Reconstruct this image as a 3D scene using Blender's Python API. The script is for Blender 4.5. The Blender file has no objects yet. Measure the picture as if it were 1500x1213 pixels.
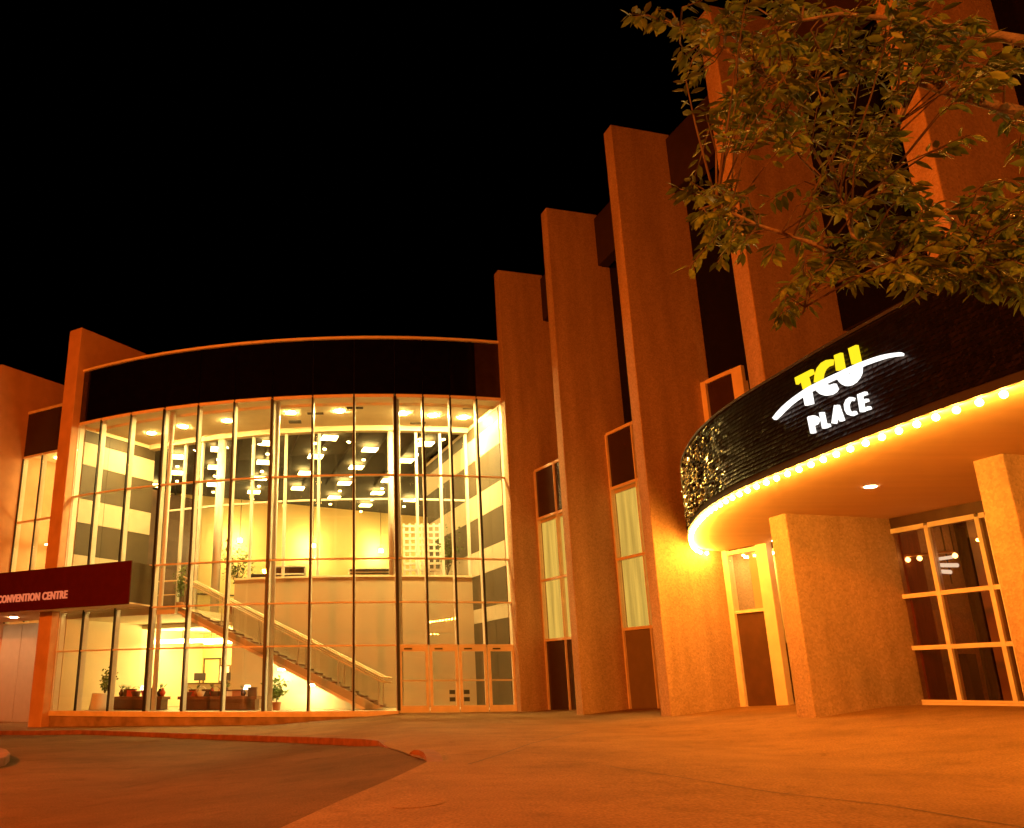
import bpy, bmesh, math, random
from mathutils import Vector, Matrix, Quaternion, geometry, noise
R_ = math.radians
random.seed(7)
# ------------------------------------------------------------------ camera / world / light / exposure
EYE = 1.0                                   # camera height; heights below are written relative to the eye
F_PX, CX, CY = 1264.05, 553.945, 607.942    # focal length and principal point in pixels of the 1500x1213 photo
PITCH, ROLL = R_(17.3814), R_(0.42084)
sc = bpy.context.scene
col = sc.collection
cam_d = bpy.data.cameras.new('camera'); cam = bpy.data.objects.new('camera', cam_d); col.objects.link(cam)
cp, sp, cr, sr = math.cos(PITCH), math.sin(PITCH), math.cos(ROLL), math.sin(ROLL)
RX, UX, FX = Vector((1, 0, 0)), Vector((0, -sp, cp)), Vector((0, cp, sp))
right = RX*cr - UX*sr; up = RX*sr + UX*cr
m = Matrix((right, up, -FX)).transposed().to_4x4(); m.translation = (0, 0, EYE)
cam.matrix_world = m
cam_d.sensor_fit = 'HORIZONTAL'; cam_d.sensor_width = 36; cam_d.lens = F_PX/1500*36
cam_d.shift_x = (750-CX)/1500; cam_d.shift_y = (CY-606.5)/1500
cam_d.clip_end = 1000
sc.camera = cam
w = bpy.data.worlds.new('World'); sc.world = w; w.use_nodes = True
nt = w.node_tree; bg = nt.nodes['Background']
sky = nt.nodes.new('ShaderNodeTexSky'); sky.sky_type = 'NISHITA'; sky.sun_disc = False
sky.sun_elevation = R_(-12); sky.sun_rotation = R_(200)
nt.links.new(sky.outputs[0], bg.inputs[0]); bg.inputs[1].default_value = 0.05
vs = sc.view_settings; vs.view_transform = 'Standard'; vs.look = 'None'; vs.gamma = 1; vs.exposure = 0
vs.use_curve_mapping = False
cy_ = sc.cycles
cy_.use_denoising = True; cy_.max_bounces = 7; cy_.diffuse_bounces = 4; cy_.glossy_bounces = 3
cy_.transparent_max_bounces = 24; cy_.transmission_bounces = 4
cy_.caustics_reflective = False; cy_.caustics_refractive = False
cy_.sample_clamp_indirect = 4.0; cy_.sample_clamp_direct = 0

# ------------------------------------------------------------------ pixel -> place helpers
def ray(x, y):
    a = (x-CX)/F_PX; b = -(y-CY)/F_PX
    return (right*a + up*b + FX)
def at_z(x, y, z): d = ray(x, y); return d*(z/d.z)
def on_plane(x, y, A, B):
    d = ray(x, y); nx, ny = B[1]-A[1], A[0]-B[0]
    t = (nx*A[0]+ny*A[1])/(nx*d.x+ny*d.y); return d*t
GX = [-400, -14, -9, -4, .7, 6, 7.5, 9, 10.6, 12, 400]
GZ = [-1.57, -1.53, -1.42, -1.37, -1.0, -.97, -.83, -.68, -.5, -.47, -.47]
def gz(x):
    for i in range(len(GX)-1):
        if x <= GX[i+1]:
            t = (x-GX[i])/(GX[i+1]-GX[i]); return GZ[i]+(GZ[i+1]-GZ[i])*t
    return GZ[-1]
def on_ground(x, y):
    d = ray(x, y); z = -1.0
    for _ in range(60): P = d*(z/d.z); z = .5*z+.5*gz(P.x)
    return P

# ------------------------------------------------------------------ materials
def new_mat(name):
    mt = bpy.data.materials.new(name); mt.use_nodes = True
    return mt, mt.node_tree.nodes, mt.node_tree.links, mt.node_tree.nodes['Principled BSDF']
def mat(name, c, rough=.6, metal=0, vary=.12, scale=3.0, bump=0, bscale=60, spec=.5, c2=None, stretch=None):
    mt, N, L, b = new_mat(name)
    b.inputs['Roughness'].default_value = rough; b.inputs['Metallic'].default_value = metal
    b.inputs['Specular IOR Level'].default_value = spec
    tc = N.new('ShaderNodeTexCoord'); src = tc.outputs['Object']
    if stretch:
        mp = N.new('ShaderNodeMapping'); mp.inputs['Scale'].default_value = stretch; L.new(src, mp.inputs[0]); src = mp.outputs[0]
    n1 = N.new('ShaderNodeTexNoise'); n1.inputs['Scale'].default_value = scale; n1.inputs['Detail'].default_value = 6
    L.new(src, n1.inputs['Vector'])
    rp = N.new('ShaderNodeValToRGB'); rp.color_ramp.elements[0].position = .3; rp.color_ramp.elements[1].position = .7
    a = [max(0, x*(1-vary)) for x in c]; z = [min(1, x*(1+vary)) for x in (c2 or c)]
    rp.color_ramp.elements[0].color = (*a, 1); rp.color_ramp.elements[1].color = (*z, 1)
    L.new(n1.outputs[0], rp.inputs[0]); L.new(rp.outputs[0], b.inputs['Base Color'])
    if bump:
        n2 = N.new('ShaderNodeTexNoise'); n2.inputs['Scale'].default_value = bscale; n2.inputs['Detail'].default_value = 4
        L.new(tc.outputs['Object'], n2.inputs['Vector'])
        bp = N.new('ShaderNodeBump'); bp.inputs['Strength'].default_value = bump; bp.inputs['Distance'].default_value = .02
        L.new(n2.outputs[0], bp.inputs['Height']); L.new(bp.outputs[0], b.inputs['Normal'])
    return mt
def aggregate(name, c):
    # exposed aggregate concrete: stone speckle, faint casting streaks, rough face
    mt, N, L, b = new_mat(name)
    b.inputs['Roughness'].default_value = .9; b.inputs['Specular IOR Level'].default_value = .15
    tc = N.new('ShaderNodeTexCoord')
    v = N.new('ShaderNodeTexVoronoi'); v.inputs['Scale'].default_value = 24; L.new(tc.outputs['Object'], v.inputs['Vector'])
    mp = N.new('ShaderNodeMapping'); mp.inputs['Scale'].default_value = (1.2, 1.2, .16); L.new(tc.outputs['Object'], mp.inputs[0])
    n = N.new('ShaderNodeTexNoise'); n.inputs['Scale'].default_value = 1.6; n.inputs['Detail'].default_value = 8; L.new(mp.outputs[0], n.inputs['Vector'])
    r1 = N.new('ShaderNodeValToRGB'); r1.color_ramp.elements[0].color = (*[x*.79 for x in c], 1); r1.color_ramp.elements[1].color = (*[min(1, x*1.18) for x in c], 1)
    L.new(v.outputs['Color'], r1.inputs[0])
    r2 = N.new('ShaderNodeValToRGB'); r2.color_ramp.elements[0].position = .3; r2.color_ramp.elements[0].color = (.76, .75, .73, 1); r2.color_ramp.elements[1].position = .62; r2.color_ramp.elements[1].color = (1, 1, 1, 1)
    L.new(n.outputs[0], r2.inputs[0])
    mx = N.new('ShaderNodeMix'); mx.data_type = 'RGBA'; mx.blend_type = 'MULTIPLY'; mx.inputs[0].default_value = 1
    L.new(r1.outputs[0], mx.inputs[6]); L.new(r2.outputs[0], mx.inputs[7]); L.new(mx.outputs[2], b.inputs['Base Color'])
    bp = N.new('ShaderNodeBump'); bp.inputs['Strength'].default_value = .5; bp.inputs['Distance'].default_value = .015
    L.new(v.outputs['Distance'], bp.inputs['Height']); L.new(bp.outputs[0], b.inputs['Normal'])
    return mt
def emit(name, c, s):
    mt = bpy.data.materials.new(name); mt.use_nodes = True; N = mt.node_tree.nodes; L = mt.node_tree.links
    N.remove(N['Principled BSDF']); e = N.new('ShaderNodeEmission'); e.inputs[0].default_value = (*c, 1); e.inputs[1].default_value = s
    L.new(e.outputs[0], N['Material Output'].inputs[0]); return mt
def glass(name, tint=(.95, .95, .93), refl=1.0, ior=1.5, rough=0.0):
    mt = bpy.data.materials.new(name); mt.use_nodes = True; N = mt.node_tree.nodes; L = mt.node_tree.links
    N.remove(N['Principled BSDF'])
    t = N.new('ShaderNodeBsdfTransparent'); t.inputs[0].default_value = (*tint, 1)
    g = N.new('ShaderNodeBsdfGlossy'); g.inputs[0].default_value = (refl, refl, refl, 1); g.inputs['Roughness'].default_value = rough
    lw = N.new('ShaderNodeLayerWeight'); lw.inputs[0].default_value = .5
    pw = N.new('ShaderNodeMath'); pw.operation = 'POWER'; pw.inputs[1].default_value = 5; L.new(lw.outputs['Facing'], pw.inputs[0])
    f0 = ((ior-1)/(ior+1))**2
    fr = N.new('ShaderNodeMath'); fr.operation = 'MULTIPLY_ADD'; fr.inputs[1].default_value = 1-f0; fr.inputs[2].default_value = f0; L.new(pw.outputs[0], fr.inputs[0])
    mx = N.new('ShaderNodeMixShader'); L.new(fr.outputs[0], mx.inputs[0]); L.new(t.outputs[0], mx.inputs[1]); L.new(g.outputs[0], mx.inputs[2])
    L.new(mx.outputs[0], N['Material Output'].inputs[0]); return mt
def ground_mat(name, c, stain, scale, rough, fine):
    mt, N, L, b = new_mat(name)
    b.inputs['Roughness'].default_value = rough; b.inputs['Specular IOR Level'].default_value = .08
    tc = N.new('ShaderNodeTexCoord')
    n1 = N.new('ShaderNodeTexNoise'); n1.inputs['Scale'].default_value = scale; n1.inputs['Detail'].default_value = 9; n1.inputs['Roughness'].default_value = .65
    n2 = N.new('ShaderNodeTexNoise'); n2.inputs['Scale'].default_value = fine; n2.inputs['Detail'].default_value = 5
    L.new(tc.outputs['Object'], n1.inputs['Vector']); L.new(tc.outputs['Object'], n2.inputs['Vector'])
    r1 = N.new('ShaderNodeValToRGB'); r1.color_ramp.elements[0].position = .32; r1.color_ramp.elements[0].color = (*[x*stain for x in c], 1); r1.color_ramp.elements[1].position = .62; r1.color_ramp.elements[1].color = (*c, 1)
    r2 = N.new('ShaderNodeValToRGB'); r2.color_ramp.elements[0].position = .3; r2.color_ramp.elements[0].color = (.55, .55, .55, 1); r2.color_ramp.elements[1].position = .72; r2.color_ramp.elements[1].color = (1.15, 1.15, 1.15, 1)
    L.new(n1.outputs[0], r1.inputs[0]); L.new(n2.outputs[0], r2.inputs[0])
    mx = N.new('ShaderNodeMix'); mx.data_type = 'RGBA'; mx.blend_type = 'MULTIPLY'; mx.inputs[0].default_value = 1
    n3 = N.new('ShaderNodeTexNoise'); n3.inputs['Scale'].default_value = 1.9; n3.inputs['Detail'].default_value = 7; n3.inputs['Distortion'].default_value = .6; L.new(tc.outputs['Object'], n3.inputs['Vector'])
    r3_ = N.new('ShaderNodeValToRGB'); r3_.color_ramp.elements[0].position = .56; r3_.color_ramp.elements[0].color = (1, 1, 1, 1); r3_.color_ramp.elements[1].position = .70; r3_.color_ramp.elements[1].color = (.62, .60, .58, 1); L.new(n3.outputs[0], r3_.inputs[0])
    v3 = N.new('ShaderNodeTexVoronoi'); v3.inputs['Scale'].default_value = 2.6; L.new(tc.outputs['Object'], v3.inputs['Vector'])
    r4_ = N.new('ShaderNodeValToRGB'); r4_.color_ramp.elements[0].position = .035; r4_.color_ramp.elements[0].color = (.5, .48, .46, 1); r4_.color_ramp.elements[1].position = .06; r4_.color_ramp.elements[1].color = (1, 1, 1, 1); L.new(v3.outputs['Distance'], r4_.inputs[0])
    ma = N.new('ShaderNodeMix'); ma.data_type = 'RGBA'; ma.blend_type = 'MULTIPLY'; ma.inputs[0].default_value = .5; L.new(r1.outputs[0], ma.inputs[6]); L.new(r3_.outputs[0], ma.inputs[7])
    mb2 = N.new('ShaderNodeMix'); mb2.data_type = 'RGBA'; mb2.blend_type = 'MULTIPLY'; mb2.inputs[0].default_value = .7; L.new(ma.outputs[2], mb2.inputs[6]); L.new(r4_.outputs[0], mb2.inputs[7])
    L.new(mb2.outputs[2], mx.inputs[6]); L.new(r2.outputs[0], mx.inputs[7]); L.new(mx.outputs[2], b.inputs['Base Color'])
    bp = N.new('ShaderNodeBump'); bp.inputs['Strength'].default_value = .5; bp.inputs['Distance'].default_value = .01
    L.new(n2.outputs[0], bp.inputs['Height']); L.new(bp.outputs[0], b.inputs['Normal'])
    return mt
SODIUM = (1.0, .175, .009)
WARM = (1.0, .68, .24)
BULB = (1.0, .37, .035)
M = {}
M['concrete'] = aggregate('aggregate_concrete', (.47, .32, .20))
M['stucco'] = mat('painted_render', (.60, .34, .20), .85, vary=.10, scale=1.5, bump=.15, bscale=90)
M['plinth'] = mat('plinth_concrete', (.34, .24, .17), .9, vary=.35, scale=2.2, bump=.4)
M['pave'] = ground_mat('plaza_concrete', (.35, .19, .078), .68, .55, .85, 40)
M['asphalt'] = ground_mat('driveway_asphalt', (.185, .095, .04), .62, .4, .9, 55)
M['kerb'] = mat('kerb_concrete', (.22, .085, .045), .85, vary=.3, scale=4, bump=.4)
M['joint'] = mat('joint_filler', (.05, .035, .025), .9)
M['blackcap'] = mat('black_glazing_cap', (.012, .010, .009), .45)
M['white_alu'] = mat('white_aluminium', (.66, .62, .55), .4, vary=.05)
M['salmon'] = mat('anodised_rail', (.82, .70, .55), .45, vary=.08)
M['spandrel'] = mat('black_spandrel_glass', (.003, .002, .002), .12, vary=.2, spec=.25)
M['spandrel_b'] = mat('brown_spandrel_glass', (.035, .018, .012), .18, vary=.2)
M['cream'] = mat('cream_wall', (.78, .68, .48), .7, vary=.04, scale=1.2)
M['yellow'] = mat('yellow_wall', (.80, .62, .28), .7, vary=.06, scale=.8)
M['ceil'] = mat('cream_ceiling', (.80, .70, .50), .8, vary=.05, scale=2)
M['brownpanel'] = mat('brown_wall_panel', (.055, .036, .015), .6, vary=.1, scale=2)
M['creampanel'] = mat('cream_wall_panel', (.46, .385, .28), .55, vary=.04)
M['taupe'] = mat('taupe_wall', (.47, .37, .24), .75, vary=.06, scale=.7)
M['floor'] = mat('lobby_floor', (.42, .33, .22), .35, vary=.15, scale=2)
M['darkceil'] = mat('dark_painted_ceiling', (.022, .016, .010), .8, vary=.4, scale=1.2, stretch=(4, .6, 1))
M['glass'] = glass('clear_glass', (.96, .96, .94))
M['glass_in'] = glass('lobby_glass', (.97, .97, .95), .6)
M['glass_tint'] = glass('bronze_glass', (.78, .66, .55), 1.0, 1.6)
M['porch'] = mat('dark_red_enamel', (.075, .008, .006), .25, vary=.1)
M['porch_side'] = mat('bronze_enamel', (.07, .05, .02), .35, vary=.1)
M['wood'] = mat('brown_wood', (.15, .06, .025), .5, vary=.3, scale=4, stretch=(1, 1, 6))
M['wood_red'] = mat('red_wood_panel', (.20, .055, .025), .45, vary=.3, scale=3, stretch=(5, 5, .5))
M['brown'] = mat('brown_board', (.09, .04, .018), .5, vary=.2)
M['bay_board'] = mat('grey_brown_board', (.20, .155, .10), .5, vary=.08)
M['beam'] = mat('dark_beam_cladding', (.028, .012, .008), .7, vary=.2)
M['curtain'] = mat('yellow_blind', (.74, .60, .26), .8, vary=.07, scale=2, stretch=(6, 6, .3))
M['glow_blind'] = emit('glowing_window_blind', (.88, .53, .09), .85)  # blind glows by itself in place of room lamps behind it
_n = M['glow_blind'].node_tree.nodes; _l = M['glow_blind'].node_tree.links
_t = _n.new('ShaderNodeTexCoord'); _m = _n.new('ShaderNodeMapping'); _m.inputs['Scale'].default_value = (3.5, 3.5, .25); _z = _n.new('ShaderNodeTexNoise'); _z.inputs['Scale'].default_value = 1.3; _z.inputs['Detail'].default_value = 4
_r = _n.new('ShaderNodeMapRange'); _r.inputs['From Min'].default_value = .3; _r.inputs['From Max'].default_value = .7; _r.inputs['To Min'].default_value = .66; _r.inputs['To Max'].default_value = 1.15
_l.new(_t.outputs['Object'], _m.inputs[0]); _l.new(_m.outputs[0], _z.inputs['Vector']); _l.new(_z.outputs[0], _r.inputs[0]); _l.new(_r.outputs[0], _n['Emission'].inputs[1])  # streaks in the glow imitate the shading of folds
M['soffit'] = mat('smooth_soffit', (.80, .60, .37), .8, vary=.05, scale=1.0, stretch=(.3, 3, 1))
M['screen'] = mat('bronze_screen_tile', (.035, .022, .015), .38, metal=.9, vary=.35, scale=6)
M['screen_glint'] = mat('glint_screen_tile', (.55, .42, .20), .18, metal=1, vary=.3, scale=6)  # gold copy of the bronze tile, reflected glow put into its colour
M['screen_back'] = mat('dark_screen_back', (.018, .011, .008), .7)
M['brass'] = mat('brass_trim', (.55, .34, .13), .35, metal=.6)
M['steel'] = mat('brushed_steel', (.55, .5, .42), .3, metal=.9, vary=.05)
M['rail'] = mat('pale_handrail', (.80, .66, .40), .35, vary=.04)
M['bark'] = mat('grey_bark', (.16, .12, .09), .9, vary=.35, scale=12, bump=.6)
M['twig'] = mat('twig_bark', (.10, .07, .05), .85, vary=.25, scale=14)
M['pot'] = mat('terracotta_pot', (.35, .15, .07), .7)
M['darkpot'] = mat('dark_pot', (.05, .04, .03), .5)
M['white'] = mat('white_cloth', (.80, .78, .72), .8, vary=.04)
M['red'] = mat('red_wrap', (.42, .05, .025), .5)
M['dark'] = mat('black_plastic', (.02, .018, .016), .4)
M['pole'] = mat('galvanised_pole', (.30, .30, .29), .5, metal=.5)
M['troffer'] = emit('troffer_light', (1.0, .68, .20), 42)
M['down'] = emit('downlight_glow', (1.0, .69, .20), 1800)
M['washer'] = emit('washer_glow', (1.0, .74, .24), 700)
M['pendant'] = emit('pendant_glow', (1.0, .75, .22), 55)
M['bulb'] = emit('marquee_bulb_glow', BULB, 630)
M['soffit_down'] = emit('soffit_downlight_glow', (1.0, .72, .36), 22)
M['strip'] = emit('strip_light_glow', (1.0, .66, .20), 40)
M['sign_white'] = emit('sign_white_glow', (1.0, .96, .9), 1.7)
M['sign_yellow'] = emit('sign_yellow_glow', (1.0, .72, .015), 1.25)
M['lamp_head'] = emit('street_lamp_glow', SODIUM, 60)
def leaf_mat(name, ca, cb, trans=.25):
    mt, N, L, b = new_mat(name)
    b.inputs['Roughness'].default_value = .5
    oi = N.new('ShaderNodeTexCoord'); n = N.new('ShaderNodeTexNoise'); n.inputs['Scale'].default_value = 3.5; n.inputs['Detail'].default_value = 3
    L.new(oi.outputs['Object'], n.inputs['Vector'])
    rp = N.new('ShaderNodeValToRGB'); rp.color_ramp.elements[0].position = .35; rp.color_ramp.elements[1].position = .68
    rp.color_ramp.elements[0].color = (*ca, 1); rp.color_ramp.elements[1].color = (*cb, 1)
    L.new(n.outputs[0], rp.inputs[0]); L.new(rp.outputs[0], b.inputs['Base Color'])
    t = N.new('ShaderNodeBsdfTranslucent'); L.new(rp.outputs[0], t.inputs[0])
    mx = N.new('ShaderNodeMixShader'); mx.inputs[0].default_value = trans
    L.new(b.outputs[0], mx.inputs[1]); L.new(t.outputs[0], mx.inputs[2]); L.new(mx.outputs[0], N['Material Output'].inputs[0])
    return mt
M['leaf'] = leaf_mat('street_tree_leaf', (.06, .10, .018), (.14, .215, .04))
M['leaf_in'] = leaf_mat('house_plant_leaf', (.06, .10, .02), (.16, .20, .04))

# ------------------------------------------------------------------ mesh helpers (coordinates relative to the eye; shifted up by EYE on linking)
class MB:
    def __init__(s): s.v = []; s.f = []
    def add(s, vs_, fs):
        k = len(s.v); s.v += [tuple(q) for q in vs_]; s.f += [tuple(i+k for i in f) for f in fs]; return s
    def hexa(s, p8): # bottom 4 ccw then top 4
        return s.add(p8, [(3, 2, 1, 0), (4, 5, 6, 7), (0, 1, 5, 4), (1, 2, 6, 5), (2, 3, 7, 6), (3, 0, 4, 7)])
    def box(s, x0, x1, y0, y1, z0, z1):
        return s.hexa([(x0, y0, z0), (x1, y0, z0), (x1, y1, z0), (x0, y1, z0), (x0, y0, z1), (x1, y0, z1), (x1, y1, z1), (x0, y1, z1)])
    def obox(s, o, e, nrm, s0, s1, t0, t1, z0, z1): # oriented box: o origin xy, e along, nrm across
        P = lambda a, b, z: (o[0]+e[0]*a+nrm[0]*b, o[1]+e[1]*a+nrm[1]*b, z)
        if e[0]*nrm[1]-e[1]*nrm[0] < 0: t0, t1 = t1, t0; 
        return s.hexa([P(s0, t0, z0), P(s1, t0, z0), P(s1, t1, z0), P(s0, t1, z0), P(s0, t0, z1), P(s1, t0, z1), P(s1, t1, z1), P(s0, t1, z1)])
    def prism(s, poly, z0, z1):
        if sum(poly[i][0]*poly[(i+1) % len(poly)][1]-poly[(i+1) % len(poly)][0]*poly[i][1] for i in range(len(poly))) < 0: poly = poly[::-1]
        n = len(poly); vs_ = [(p[0], p[1], z0) for p in poly]+[(p[0], p[1], z1) for p in poly]
        return s.add(vs_, [tuple(range(n))[::-1], tuple(range(n, 2*n))]+[(i, (i+1) % n, n+(i+1) % n, n+i) for i in range(n)])
    def tube(s, pts, rad, n=8):
        pts = [Vector(p) for p in pts]; rad = rad if isinstance(rad, (list, tuple)) else [rad]*len(pts)
        k = len(s.v); ref = Vector((0, 0, 1))
        for i, p in enumerate(pts):
            d = (pts[min(i+1, len(pts)-1)]-pts[max(i-1, 0)]).normalized()
            if abs(d.dot(ref)) > .95: ref = Vector((1, 0, 0))
            a = d.cross(ref).normalized(); b = a.cross(d)
            for j in range(n):
                t = 2*math.pi*j/n; s.v.append(tuple(p+(a*math.cos(t)+b*math.sin(t))*rad[i]))
        for i in range(len(pts)-1):
            for j in range(n):
                s.f.append((k+i*n+j, k+i*n+(j+1) % n, k+(i+1)*n+(j+1) % n, k+(i+1)*n+j))
        s.f.append(tuple(k+j for j in range(n))[::-1]); e = k+(len(pts)-1)*n; s.f.append(tuple(e+j for j in range(n)))
        return s
    def lathe(s, c, prof, n=16):
        k = len(s.v)
        for r, z in prof:
            for j in range(n): t = 2*math.pi*j/n; s.v.append((c[0]+r*math.cos(t), c[1]+r*math.sin(t), c[2]+z))
        for i in range(len(prof)-1):
            for j in range(n): s.f.append((k+i*n+j, k+i*n+(j+1) % n, k+(i+1)*n+(j+1) % n, k+(i+1)*n+j))
        s.f.append(tuple(k+j for j in range(n))[::-1]); e = k+(len(prof)-1)*n; s.f.append(tuple(e+j for j in range(n)))
        return s
    def build(s, name, mt, parent=None, smooth=False, bevel=0):
        off = Vector(origin_of(parent)) if parent else Vector((0, 0, 0))
        me = bpy.data.meshes.new(name)
        me.from_pydata([(v[0]-off.x, v[1]-off.y, v[2]+EYE-off.z) for v in s.v], [], s.f); me.update()
        if smooth: me.polygons.foreach_set('use_smooth', [True]*len(me.polygons))
        o = bpy.data.objects.new(name, me); col.objects.link(o)
        me.materials.append(M[mt] if isinstance(mt, str) else mt)
        if parent: o.parent = parent
        if bevel:
            md = o.modifiers.new('bevel', 'BEVEL'); md.width = bevel; md.segments = 2; md.limit_method = 'ANGLE'
        return o
def origin_of(o):
    p = Vector((0, 0, 0))
    while o: p += o.location; o = o.parent
    return p
def tag(o, label, cat, group=None):
    o['label'] = label; o['category'] = cat
    if group: o['group'] = group
    return o
def thing(name, loc, label, cat, group=None):
    o = bpy.data.objects.new(name, None); col.objects.link(o); o.location = (loc[0], loc[1], loc[2]+EYE); o.empty_display_size = .3
    return tag(o, label, cat, group)
def struct(o): o['kind'] = 'structure'; return o
def stuff(o): o['kind'] = 'stuff'; return o
def inst(src, loc, parent, rot=None, scale=None, name=None):
    # another object sharing src's mesh, placed at loc (eye-relative)
    o = bpy.data.objects.new(name or src.name.split('.')[0], src.data); col.objects.link(o)
    off = origin_of(parent) if parent else Vector((0, 0, 0))
    o.parent = parent; o.location = Vector((loc[0], loc[1], loc[2]+EYE))-off
    if rot is not None: o.rotation_mode = 'QUATERNION'; o.rotation_quaternion = rot
    if scale: o.scale = (scale,)*3 if not isinstance(scale, (tuple, list)) else scale
    return o
class Src:  # bare mesh data holder for inst()
    def __init__(s, name, mb, mt, smooth=False):
        me = bpy.data.meshes.new(name); me.from_pydata(mb.v, [], mb.f); me.update(); me.materials.append(M[mt] if isinstance(mt, str) else mt)
        if smooth: me.polygons.foreach_set('use_smooth', [True]*len(me.polygons))
        s.name = name; s.data = me
lerp = lambda a, b, t: a+(b-a)*t
def xy(p): return (p[0], p[1])
def norm2(v): l = math.hypot(*v[:2]); return (v[0]/l, v[1]/l)

# ================================================================== GROUND
def px_line(pts): return [on_ground(*p) for p in pts]
kerb_px = [(0, 1071), (60, 1071), (120, 1070), (200, 1072.5), (300, 1076), (400, 1079), (450, 1080.5), (530, 1083.5), (556, 1086)]
kerb_line = [xy(p) for p in px_line(kerb_px)]
k0 = kerb_line[0]; kerb_line = [(k0[0]-30, k0[1]+14), (k0[0]-8, k0[1]+4.2)]+kerb_line
flush = [xy(p) for p in px_line([(570, 1095), (592, 1102), (606, 1108), (628, 1115), (575, 1140), (500, 1172), (410, 1213)])]
f1 = flush[-1]; flush += [(f1[0]-1.0, f1[1]-2.6), (f1[0]-2.6, f1[1]-6), (f1[0]-6, f1[1]-14)]
edge = kerb_line+flush
road_poly = edge+[(-60, -20), (-140, -20), (-140, 60)]
def seg_dist(p, line):
    best = 1e9
    for a, b in zip(line[:-1], line[1:]):
        ax, ay = a; dx, dy = b[0]-ax, b[1]-ay; t = max(0, min(1, ((p[0]-ax)*dx+(p[1]-ay)*dy)/(dx*dx+dy*dy)))
        best = min(best, math.hypot(p[0]-ax-dx*t, p[1]-ay-dy*t))
    return best
def inside(p, poly):
    c = False; n = len(poly)
    for i in range(n):
        a, b = poly[i], poly[i-1]
        if (a[1] > p[1]) != (b[1] > p[1]) and p[0] < (b[0]-a[0])*(p[1]-a[1])/(b[1]-a[1])+a[0]: c = not c
    return c
def road_drop(p):
    t = min(1, seg_dist(p, flush)/3.5); t = t*t*(3-2*t)
    return .012+.118*t
def sheet(poly, zf, name, mt, extra, step=2.0, bound=(-30, 22, -6, 50)):
    pts = [Vector(p) for p in poly]; n = len(pts); ed = [(i, (i+1) % n) for i in range(n)]
    y = bound[2]
    while y < bound[3]:
        x = bound[0]
        while x < bound[1]:
            p = (x+random.uniform(-.2, .2), y+random.uniform(-.2, .2))
            if inside(p, poly) and seg_dist(p, poly+[poly[0]]) > .5: pts.append(Vector(p))
            x += step
        y += step
    for x in GX[1:-1]:
        for k in range(60):
            p = (x, -20+k*1.7)
            if inside(p, poly) and seg_dist(p, poly+[poly[0]]) > .3: pts.append(Vector(p))
    vv, ee, ff, *_ = geometry.delaunay_2d_cdt(pts, ed, [], 1, 1e-4)
    mb = MB(); mb.add([(v.x, v.y, zf((v.x, v.y))) for v in vv], [tuple(f) for f in ff if inside(tuple(sum((vv[i] for i in f), Vector((0, 0)))/len(f)), poly)])
    o = mb.build(name, mt, smooth=True)
    return struct(o)
pave_poly = edge[::-1]+[(-140, 60), (-140, 160), (160, 160), (160, -60), (-60, -60), (-60, -20)]
# remove the duplicate boundary direction: pavement is everything outside the driveway
pave = sheet(pave_poly, lambda p: gz(p[0]), 'pavement', 'pave', None)
road = sheet(road_poly, lambda p: gz(p[0])-road_drop(p), 'road', 'asphalt', None)
# kerb: solid strip between driveway and pavement
def strip_solid(line, w0, w1, top, bot):
    tops = top if isinstance(top, (list, tuple)) else [top]*len(line)
    mb = MB(); n = len(line); L_ = []
    for i, p in enumerate(line):
        a = line[max(i-1, 0)]; b = line[min(i+1, n-1)]; t = norm2((b[0]-a[0], b[1]-a[1])); nr = (-t[1], t[0])
        q0 = (p[0]+nr[0]*w0, p[1]+nr[1]*w0); q1 = (p[0]+nr[0]*w1, p[1]+nr[1]*w1)
        z = gz(p[0]); L_.append([(*q0, z+bot), (*q1, z+bot), (*q1, z+tops[i]), (*q0, z+tops[i])])
    for a, b in zip(L_[:-1], L_[1:]):
        mb.add(a+b, [(0, 1, 5, 4), (1, 2, 6, 5), (2, 3, 7, 6), (3, 0, 4, 7)])
    mb.add(L_[0], [(0, 1, 2, 3)]); mb.add(L_[-1], [(3, 2, 1, 0)])
    return mb
kl = kerb_line+[flush[0], flush[1]]
struct(strip_solid(kl, -.02, .16, [.012]*(len(kl)-2)+[-.02, -.06], -.3).build('kerb', 'kerb'))
stub = [xy(p) for p in px_line([(598, 1104.5), (604, 1104), (612, 1104), (620, 1105.5), (627, 1109), (631, 1113), (632, 1117)])]
struct(strip_solid(stub, -.06, .16, [-.03, .02, .055, .065, .06, .035, -.02], -.25).build('kerb', 'kerb'))
# kerb corner of the traffic island at the edge of the driveway
isl = [xy(p) for p in px_line([(-60, 1098), (-12, 1097), (10, 1101), (15, 1106), (8, 1112), (-14, 1117), (-60, 1121)])]
mb = MB(); mb.prism(isl, gz(-8.5)-.25, gz(-8.5)+.05); o = struct(mb.build('traffic_island', 'kerb', bevel=.03))
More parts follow.
